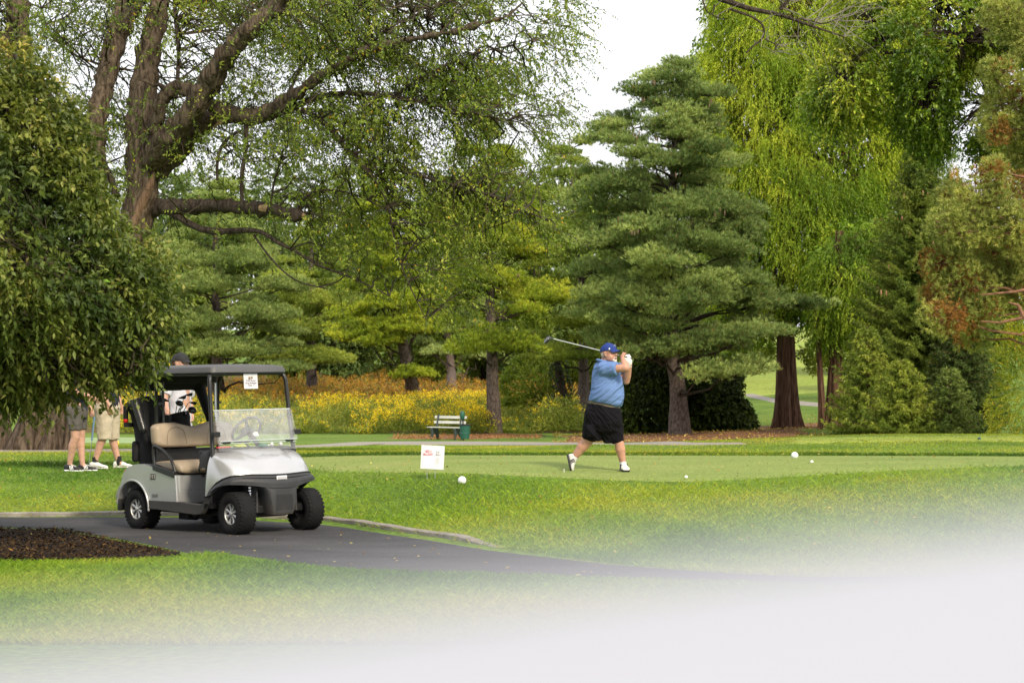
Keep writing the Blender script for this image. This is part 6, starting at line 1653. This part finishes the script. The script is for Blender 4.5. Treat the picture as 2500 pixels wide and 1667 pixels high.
standing('man in grey cargo shorts and black striped shoes standing under the dogwood', p1, R(-8), 1.82, M_NAVY, M_CHAR, M_SHOEB, None, .60, stripes=M_WHITE, solem=M_WHITE, feet=(-.07, .08), stance=.07, hairm=mat('hair_brown', (.06, .04, .025), .9), armR=(V3(.05, -.25, 1.16), V3(.28, -.12, 1.10)))
standing('man in khaki cargo shorts, black socks and white sneakers under the dogwood', p2, R(-14), 1.85, M_NAVY, M_KHAKI, mat('sneaker_white', (.72, .70, .66), .6), M_BLKSOCK, .42, fat=1.18, stance=.17, solem=M_SHOEW, feet=(-.10, .12), hairm=mat('hair_dark', (.03, .022, .016), .9))
cl = thing('golf_club', 'golf club with a blue-grey grip held upright between the two men', 'golf club', p1 + V3(.15, .02, 0))
mb = MB(); mb.tube([(.0, .1, .05), (.045, .1, .45)], .006, 6); mb.build('shaft', M_CHROME, cl)
mb = MB(); mb.tube([(.045, .1, .45), (.08, .1, .80)], [.014, .017], 8); mb.build('grip', mat('grip_blue', (.12, .20, .30), .7), cl)
mb = MB(); mb.box((-.02, .1, .03), (.10, .03, .05)); mb.build('club_head', M_DARKST, cl, bevel=.012)
# man behind the cart
p3x = P(436, 905, 24.6); p3 = V3(p3x[0], 24.6, z1(p3x[0], 24.6))
hgt3 = (CH - (864 - YH) / FP * 24.6) - p3.z
hnd = Vector(P(410, 1008, 24.2)); 
def l3(w_):  # world -> local of man 3
    q = Matrix.Rotation(-R(-25), 3, 'Z') @ (Vector(w_) - p3); return q
el3 = l3(P(400, 975, 24.3)); wr3 = l3(P(407, 998, 24.15)); el3b = l3(P(462, 975, 24.9)); wr3b = l3(P(466, 1010, 24.7))
standing('young man in black cap and white shirt standing behind the cart', p3, R(-25), hgt3, mat('white_shirt', (.50, .50, .56), .85), mat('dark_navy_shorts', (.015, .016, .028), .9), M_SHOEB, M_BLKSOCK, .46, capm=mat('black_cap', (.012, .012, .014), .8), armR=(el3, wr3), armL=(el3b, wr3b), hairm=mat('hair_auburn', (.11, .05, .025), .9))

# ================================================================ small things around
def ball(name, label, px, py, d, r, mt, cat='tee marker', group=None):
    p = GP(px, d) if d else G(px, py, 20, 60)
    mb = MB(); mb.ell((0, 0, 0), (r, r, r), None, 28, 18); o = mb.build(name, mt); o.location = p + V3(0, 0, r * .86); return tag(o, label, cat, group)
M_MARK = mat('marker_white', (.80, .80, .80), .4, bump=.004, bscale=70)
ball('tee_marker', 'white dimpled ball-shaped tee marker on the grass right of the mulligan sign', 1128, 1170, 25.0, .051, M_MARK, group='white ball tee markers')
ball('tee_marker', 'white dimpled ball-shaped tee marker right of the golfer near the mound', 1940, 1120, 29.2, .051, M_MARK, group='white ball tee markers')
ball('tee_marker', 'dark blue-green ball tee marker on the mown top of the mound', 2391, 1087, 40, .034, mat('marker_teal', (.01, .07, .08), .4))
ball('golf_ball', 'small white golf ball lying right of the golfer\'s front foot', 1675, 1170, 25.3, .0214, M_BALL, 'golf ball')
ball('golf_ball', 'small white golf ball lying beyond and right of the second white marker', 1982, 1136, 27.4, .0214, M_BALL, 'golf ball')
ball('tee_marker', 'yellow ball on the fringe between the khaki shorts and the cart', 282, 1083, 56, .10, mat('marker_yellow', (.75, .52, .03), .4))
# mulligan sign
sp = G(1056, 1167, 22, 32); sd_ = sp.y
sg_ = thing('yard_sign', 'white yard sign on wire legs reading need a mulligan, tilted in the grass', 'sign', sp, R(6))
W2, H2 = 57 / FP * sd_ / 2, 58 / FP * sd_ / 2
zc_ = (CH - (1116 - YH) / FP * sd_) - sp.z
Mx = Matrix.Translation((0, 0, zc_)) @ Matrix.Rotation(R(3.2), 4, 'Y') @ Matrix.Shear('XZ', 4, (0, 0)) if False else Matrix.Translation((0, 0, zc_)) @ Matrix.Rotation(R(3.4), 4, 'Y') @ Matrix.Rotation(R(-6), 4, 'X')
mb = MB(); mb.box((0, 0, 0), (W2 * 2, .008, H2 * 2)); pnl = mb.build('panel', M_PAPER, sg_, bevel=.001); pnl.matrix_local = Mx
mb = MB(); mb.box((0.01, -.0045, -.012), (W2 * 1.66, .001, H2 * 1.72)); q_ = mb.build('page', mat('page_white', (.66, .66, .68), .5), pnl)
def st(s_, x, z, size, mt, sc=(1, 1), rot=0): return textobj('lettering', s_, size, Matrix.Translation((x * W2, -.0055, z * H2)) @ Matrix.Rotation(R(90), 4, 'X') @ Matrix.Rotation(R(rot), 4, 'Z'), mt, pnl, .0009, scale=sc, bold=.022)
M_RED = mat('sign_red', (.42, .015, .06), .7); M_DK = mat('sign_dark', (.10, .09, .11), .7)
st('NEED A', -.40, .47, .034, M_RED, (.72, 1.25), 4); st('MULLIGAN?', -.40, .22, .034, M_RED, (.66, 1.3), 5)
st('$5 for 1', .46, .45, .030, M_DK, (.56, 1.2)); st('$20 for 5', .46, .22, .030, M_DK, (.56, 1.2))
M_LT = mat('sign_pale_grey', (.40, .42, .46), .8)
mb = MB()
for k in range(9): mb.box((.40 * W2 + (.02 if k % 2 else 0) * W2, -.0055, (-.02 - k * .065) * H2), (W2 * (.36 if k % 3 else .42), .0012, .0045))
mb.box((.42 * W2, -.0055, -.72 * H2), (W2 * .26, .0012, .006)); mb.build('small_print', M_LT, pnl)
mb = MB()
for x in (-.36, .32): mb.tube([(x * W2 - .012, .0, zc_ - H2 * .9), (x * W2 - .02, 0, -.08)], .0035, 6)
mb.build('wire_leg', mat('wire_grey', (.45, .46, .44), .4, metal=.5), sg_)
# bench
bp = G(1090, 1073, 60, 110); bd = bp.y; s = bd / FP
bn = thing('park_bench', 'pale slatted bench with dark curved legs beside the lone pine', 'bench', bp, R(-36))
M_SLAT = mat('bench_slat', (.52, .52, .47), .7, var=.08, vscale=8); M_BLEG = mat('bench_leg', (.035, .05, .05), .7)
bl = 1.55
mb = MB(); mb.box((0, -.10, .44), (bl, .13, .035)); mb.box((0, .06, .44), (bl, .13, .035)); mb.build('seat', M_SLAT, bn, bevel=.006)
mb = MB(); mb.box((0, .20, .62), (bl * .93, .03, .10), Matrix.Rotation(R(-12), 3, 'X')); mb.box((0, .25, .80), (bl * .93, .03, .10), Matrix.Rotation(R(-12), 3, 'X')); mb.build('backrest', M_SLAT, bn, bevel=.006)
for x in (-.55, .50):
    mb = MB()
    pr = [(-.20, 0), (-.12, 0), (-.10, .12), (-.04, .20), (.03, .22), (.10, .18), (.16, 0), (.25, 0), (.22, .20), (.19, .42), (.29, .85), (.25, .90), (.22, .86), (.13, .42), (-.16, .42), (-.20, .38), (-.17, .22)]
    mb.loft([[(x + dx, y, z) for y, z in pr] for dx in (-.035, .035)]); mb.build('leg', M_BLEG, bn, bevel=.008)
# bin with post box
cp = G(1135, 1075, 60, 110)
bi = thing('litter_bin', 'dark green litter bin with post-mounted ball washer next to the bench', 'bin', cp)
mb = MB(); mb.lathe([(.001, .06), (.15, .06), (.165, .12), (.185, .50), (.19, .52)], n=24); mb.lathe([(.172, .22), (.182, .23), (.184, .27), (.175, .28)], n=24); mb.build('body', mat('bin_green', (.02, .10, .075), .5), bi)
mb = MB(); mb.lathe([(.19, .52), (.20, .53), (.20, .56), (.17, .575), (.16, .56), (.15, .50)], n=24); mb.build('rim', M_BLACKP, bi)
mb = MB(); mb.tube([(-.06, .05, -.05), (-.07, .05, .8)], .025, 8); mb.build('post', M_BLACKP, bi)
mb = MB(); mb.lathe([(.001, .74), (.06, .75), (.085, .80), (.085, .98), (.06, 1.02), (.02, 1.03), (.02, 1.07), (.001, 1.08)], (-.09, .05, 0), n=16); mb.build('ball_washer', mat('washer_green', (.01, .09, .05), .5), bi)
# table with a pale cloth right under the lens; the camera looks out over its far edge
M_CLOTH = mat('pale_tablecloth', (.385, .392, .425), .9, spec=.15, var=.02, vscale=3)
YAW = R(35); tc_ = V3(0, .275, 0); tbz = z1(0, .0)
tab = thing('cloth_covered_table', 'pale cloth-covered table top filling the bottom of the view, very near and out of focus', 'table', (0, .270, tbz), YAW); tab.rotation_euler = (0, R(-2.2), YAW)
zT = CH - .0292 - tbz
mb = MB(); rowsT = []
prof_ = [(-.80, -.50), (-.80, -.25), (-.799, -.03), (-.785, -.002)] + [(-.78 + .765 * k / 16, 0) for k in range(1, 17)] + [(-.006, -.003), (0, -.012), (.004, -.05), (.008, -.2), (.012, -.35), (.015, -.50)]
for (y, dz) in prof_:
    r_ = []
    for i in range(81):
        x = -.8 + 1.6 * i / 80; hang = min(1, max(0, -dz / .3))
        r_.append((x, y + (.018 * math.sin(x * 26) * hang if dz < -.02 else 0) * (1 if y > -.4 else -1), zT + dz + (.0012 * math.sin(x * 14) * math.sin(y * 11 + 1) if dz > -.01 else 0)))
    rowsT.append(r_)
thick(mb, rowsT, .003); mb.build('tablecloth', M_CLOTH, tab, auto=80)
mb = MB(); mb.box((0, -.39, zT - .022), (1.5, .74, .03)); mb.build('table_board', M_SLAT, tab)
for x in (-.68, .68):
    for y in (-.70, -.08): mb = MB(); mb.tube([(x, y, -.08), (x, y, zT - .037)], .016, 8); mb.build('leg', M_BLKM, tab)

# ================================================================ grass blades and litter
rng = np.random.default_rng(101)
def gridz(x, d):
    i = np.clip(np.searchsorted(gx, x) - 1, 0, len(gx) - 2); j = np.clip(np.searchsorted(gd, d) - 1, 0, len(gd) - 2)
    Z = GZ.reshape(len(gd), len(gx)); fx = (x - gx[i]) / (gx[i + 1] - gx[i]); fy = (d - gd[j]) / (gd[j + 1] - gd[j])
    return Z[j, i] * (1 - fx) * (1 - fy) + Z[j, i + 1] * fx * (1 - fy) + Z[j + 1, i] * (1 - fx) * fy + Z[j + 1, i + 1] * fx * fy
def blades(name, label, n, dr, pxr, h, w_, cols, cond, tfun=None, lean=.5, pw=2.0, hn=.5):
    px = rng.uniform(*pxr, n); u_ = rng.random(n); d = 1 / (1 / dr[0] ** (pw - 1) + u_ * (1 / dr[1] ** (pw - 1) - 1 / dr[0] ** (pw - 1))) ** (1 / (pw - 1)) if pw != 1 else dr[0] * (dr[1] / dr[0]) ** u_
    x = (px - 1250) / FP * d
    k = cond(x, d); x, d = x[k], d[k]; n = len(x); z = gridz(x, d)
    hh = h * rng.uniform(.5, 1.2, n) * (1 - hn / 2 + hn * fnoise(x * 1.3 + 9, d * 1.3, 2) * 1.0)
    a = rng.uniform(0, 6.28, n); wv = np.c_[np.cos(a), np.sin(a), 0 * a] * (w_ * rng.uniform(.6, 1.3, n))[:, None] * .5
    b = np.c_[x, d, z - .003]; ln = np.c_[rng.normal(0, lean, n) * hh, rng.normal(0, lean, n) * hh, hh]
    V = np.stack([b - wv, b + wv, b + ln * .6 + wv * .6 + [0, 0, 0], b + ln], 1)
    V[:, 3] += ln * [.35, .35, 0]
    t = tfun(x, d) if tfun else .5 + (fnoise(x * .55, d * .35, 3) - .5) * 1.6 + (.3 * smooth(17, 14.5, d) if h > .04 else 0)
    C = pal(cols, t + rng.normal(0, .15, n), .20)
    o = fastmesh(name, V.reshape(-1, 3), np.arange(n * 4).reshape(n, 4), M_GRASS, None, np.repeat(C, 4, 0))
    return tag(o, label, 'grass', kind='stuff')
pp_, pm_, pt_ = [ [tuple(q) for q in a] for a in (poly_path, poly_mulch, poly_tee)]
GR = [(.045, .115, .012), (.09, .185, .016), (.145, .245, .022), (.205, .285, .03), (.29, .31, .06)]
def lawncond(x, d): return ~inpoly(x, d, pp_) & ~inpoly(x, d, pm_) & ~inpoly(x + rng.normal(0, .25, len(x)), d + rng.normal(0, .3, len(x)), pt_)
blades('grass', 'rough green lawn grass between the path and the tee', 420000, (12.5, 31.5), (-60, 2560), .048, .0052, GR, lawncond, pw=2.6)
blades('short_grass', 'closely mown grass blades on the tee', 110000, (23, 34), (-60, 2560), .011, .004, [(.16, .23, .05), (.22, .29, .07), (.29, .31, .10)], lambda x, d: inpoly(x, d, pt_), pw=2)
TBw = np.array([q[:2] for q in TB3])
def backstrip(x, d): e = np.interp(x, TBw[:, 0], TBw[:, 1]); return (d > e - .25) & (d < e + .55)
blades('long_grass', 'darker longer grass fringe along the far edge of the tee', 90000, (29.5, 35), (-60, 2560), .060, .005, [(.03, .07, .012), (.05, .10, .014), (.10, .16, .02)], backstrip, pw=1)
blades('mid_grass', 'grass on the bank and mound behind the tee', 130000, (31.5, 62), (-60, 2560), .035, .009, [(.10, .18, .02), (.165, .25, .03), (.25, .30, .045), (.37, .33, .08)], lambda x, d: ~backstrip(x, d), pw=1)
# fallen leaves and bark chips
def litter(name, label, n, poly_or_fn, cols, size, off, pxr, dr):
    px = rng.uniform(*pxr, n); d = rng.uniform(*dr, n); x = (px - 1250) / FP * d; k = poly_or_fn(x, d); x, d = x[k], d[k]; z = gridz(x, d) + off; m = len(x)
    V, F, kk = leafgeo(np.c_[x, d, z], unit(rdir(m) * [1, 1, .35]), unit(rdir(m) * .5 + [0, 0, 1]), size * rng.uniform(.5, 1.3, m), size * .5)
    o = fastmesh(name, V, F, M_LEAF if 'leaves' in name else mat(name + '_m', (.1, .1, .1), .9), None, np.repeat(pal(cols, rng.random(m)), kk, 0))
    if 'leaves' not in name: o.data.materials[0] = M_CHIP
    return tag(o, label, 'litter', kind='stuff')
M_CHIP = leafmat('bark_chip', .0, .9, .1)
LV = [(.20, .09, .04), (.32, .20, .08), (.42, .36, .16), (.12, .06, .03)]
litter('fallen_leaves', 'few small fallen leaves scattered on the asphalt path', 260, lambda x, d: inpoly(x, d, pp_), LV, .05, .02, (300, 2200), (16.5, 23))
litter('fallen_leaves', 'brown leaves gathered along the foot of the kerb', 900, lambda x, d: inpoly(x, d, pp_) & ~inpoly(x, d + .18 + .0 * x, pp_), LV, .045, .025, (0, 1250), (18.5, 25))
litter('fallen_leaves', 'yellow and brown leaves lying on the lawn and tee', 500, lambda x, d: ~inpoly(x, d, pp_), LV, .05, .035, (-50, 2550), (19, 33))
litter('bark_chips', 'dark bark chips covering the mulch bed', 16000, lambda x, d: inpoly(x, d, pm_), [(.010, .007, .006), (.022, .014, .010), (.03, .018, .013), (.075, .046, .03)], .040, .035, (-300, 450), (17.4, 22.5))
litter('fallen_leaves', 'brown leaf litter on the ground under the blue-green pine and trunks', 4800, lambda x, d: np.ones(len(x), bool), LV, .11, .06, (1350, 2150), (66, 96))
litter('divots', 'dark clippings and divots flecking the mown tee', 1500, lambda x, d: inpoly(x, d, pt_), [(.03, .05, .015), (.08, .06, .03), (.08, .07, .03)], .022, .012, (600, 2560), (23.5, 31.5))
litter('fallen_leaves', 'reddish straw around the bench and the lone pine', 3500, lambda x, d: np.ones(len(x), bool), [(.22, .10, .06), (.30, .16, .10)], .09, .07, (960, 1320), (72, 86))
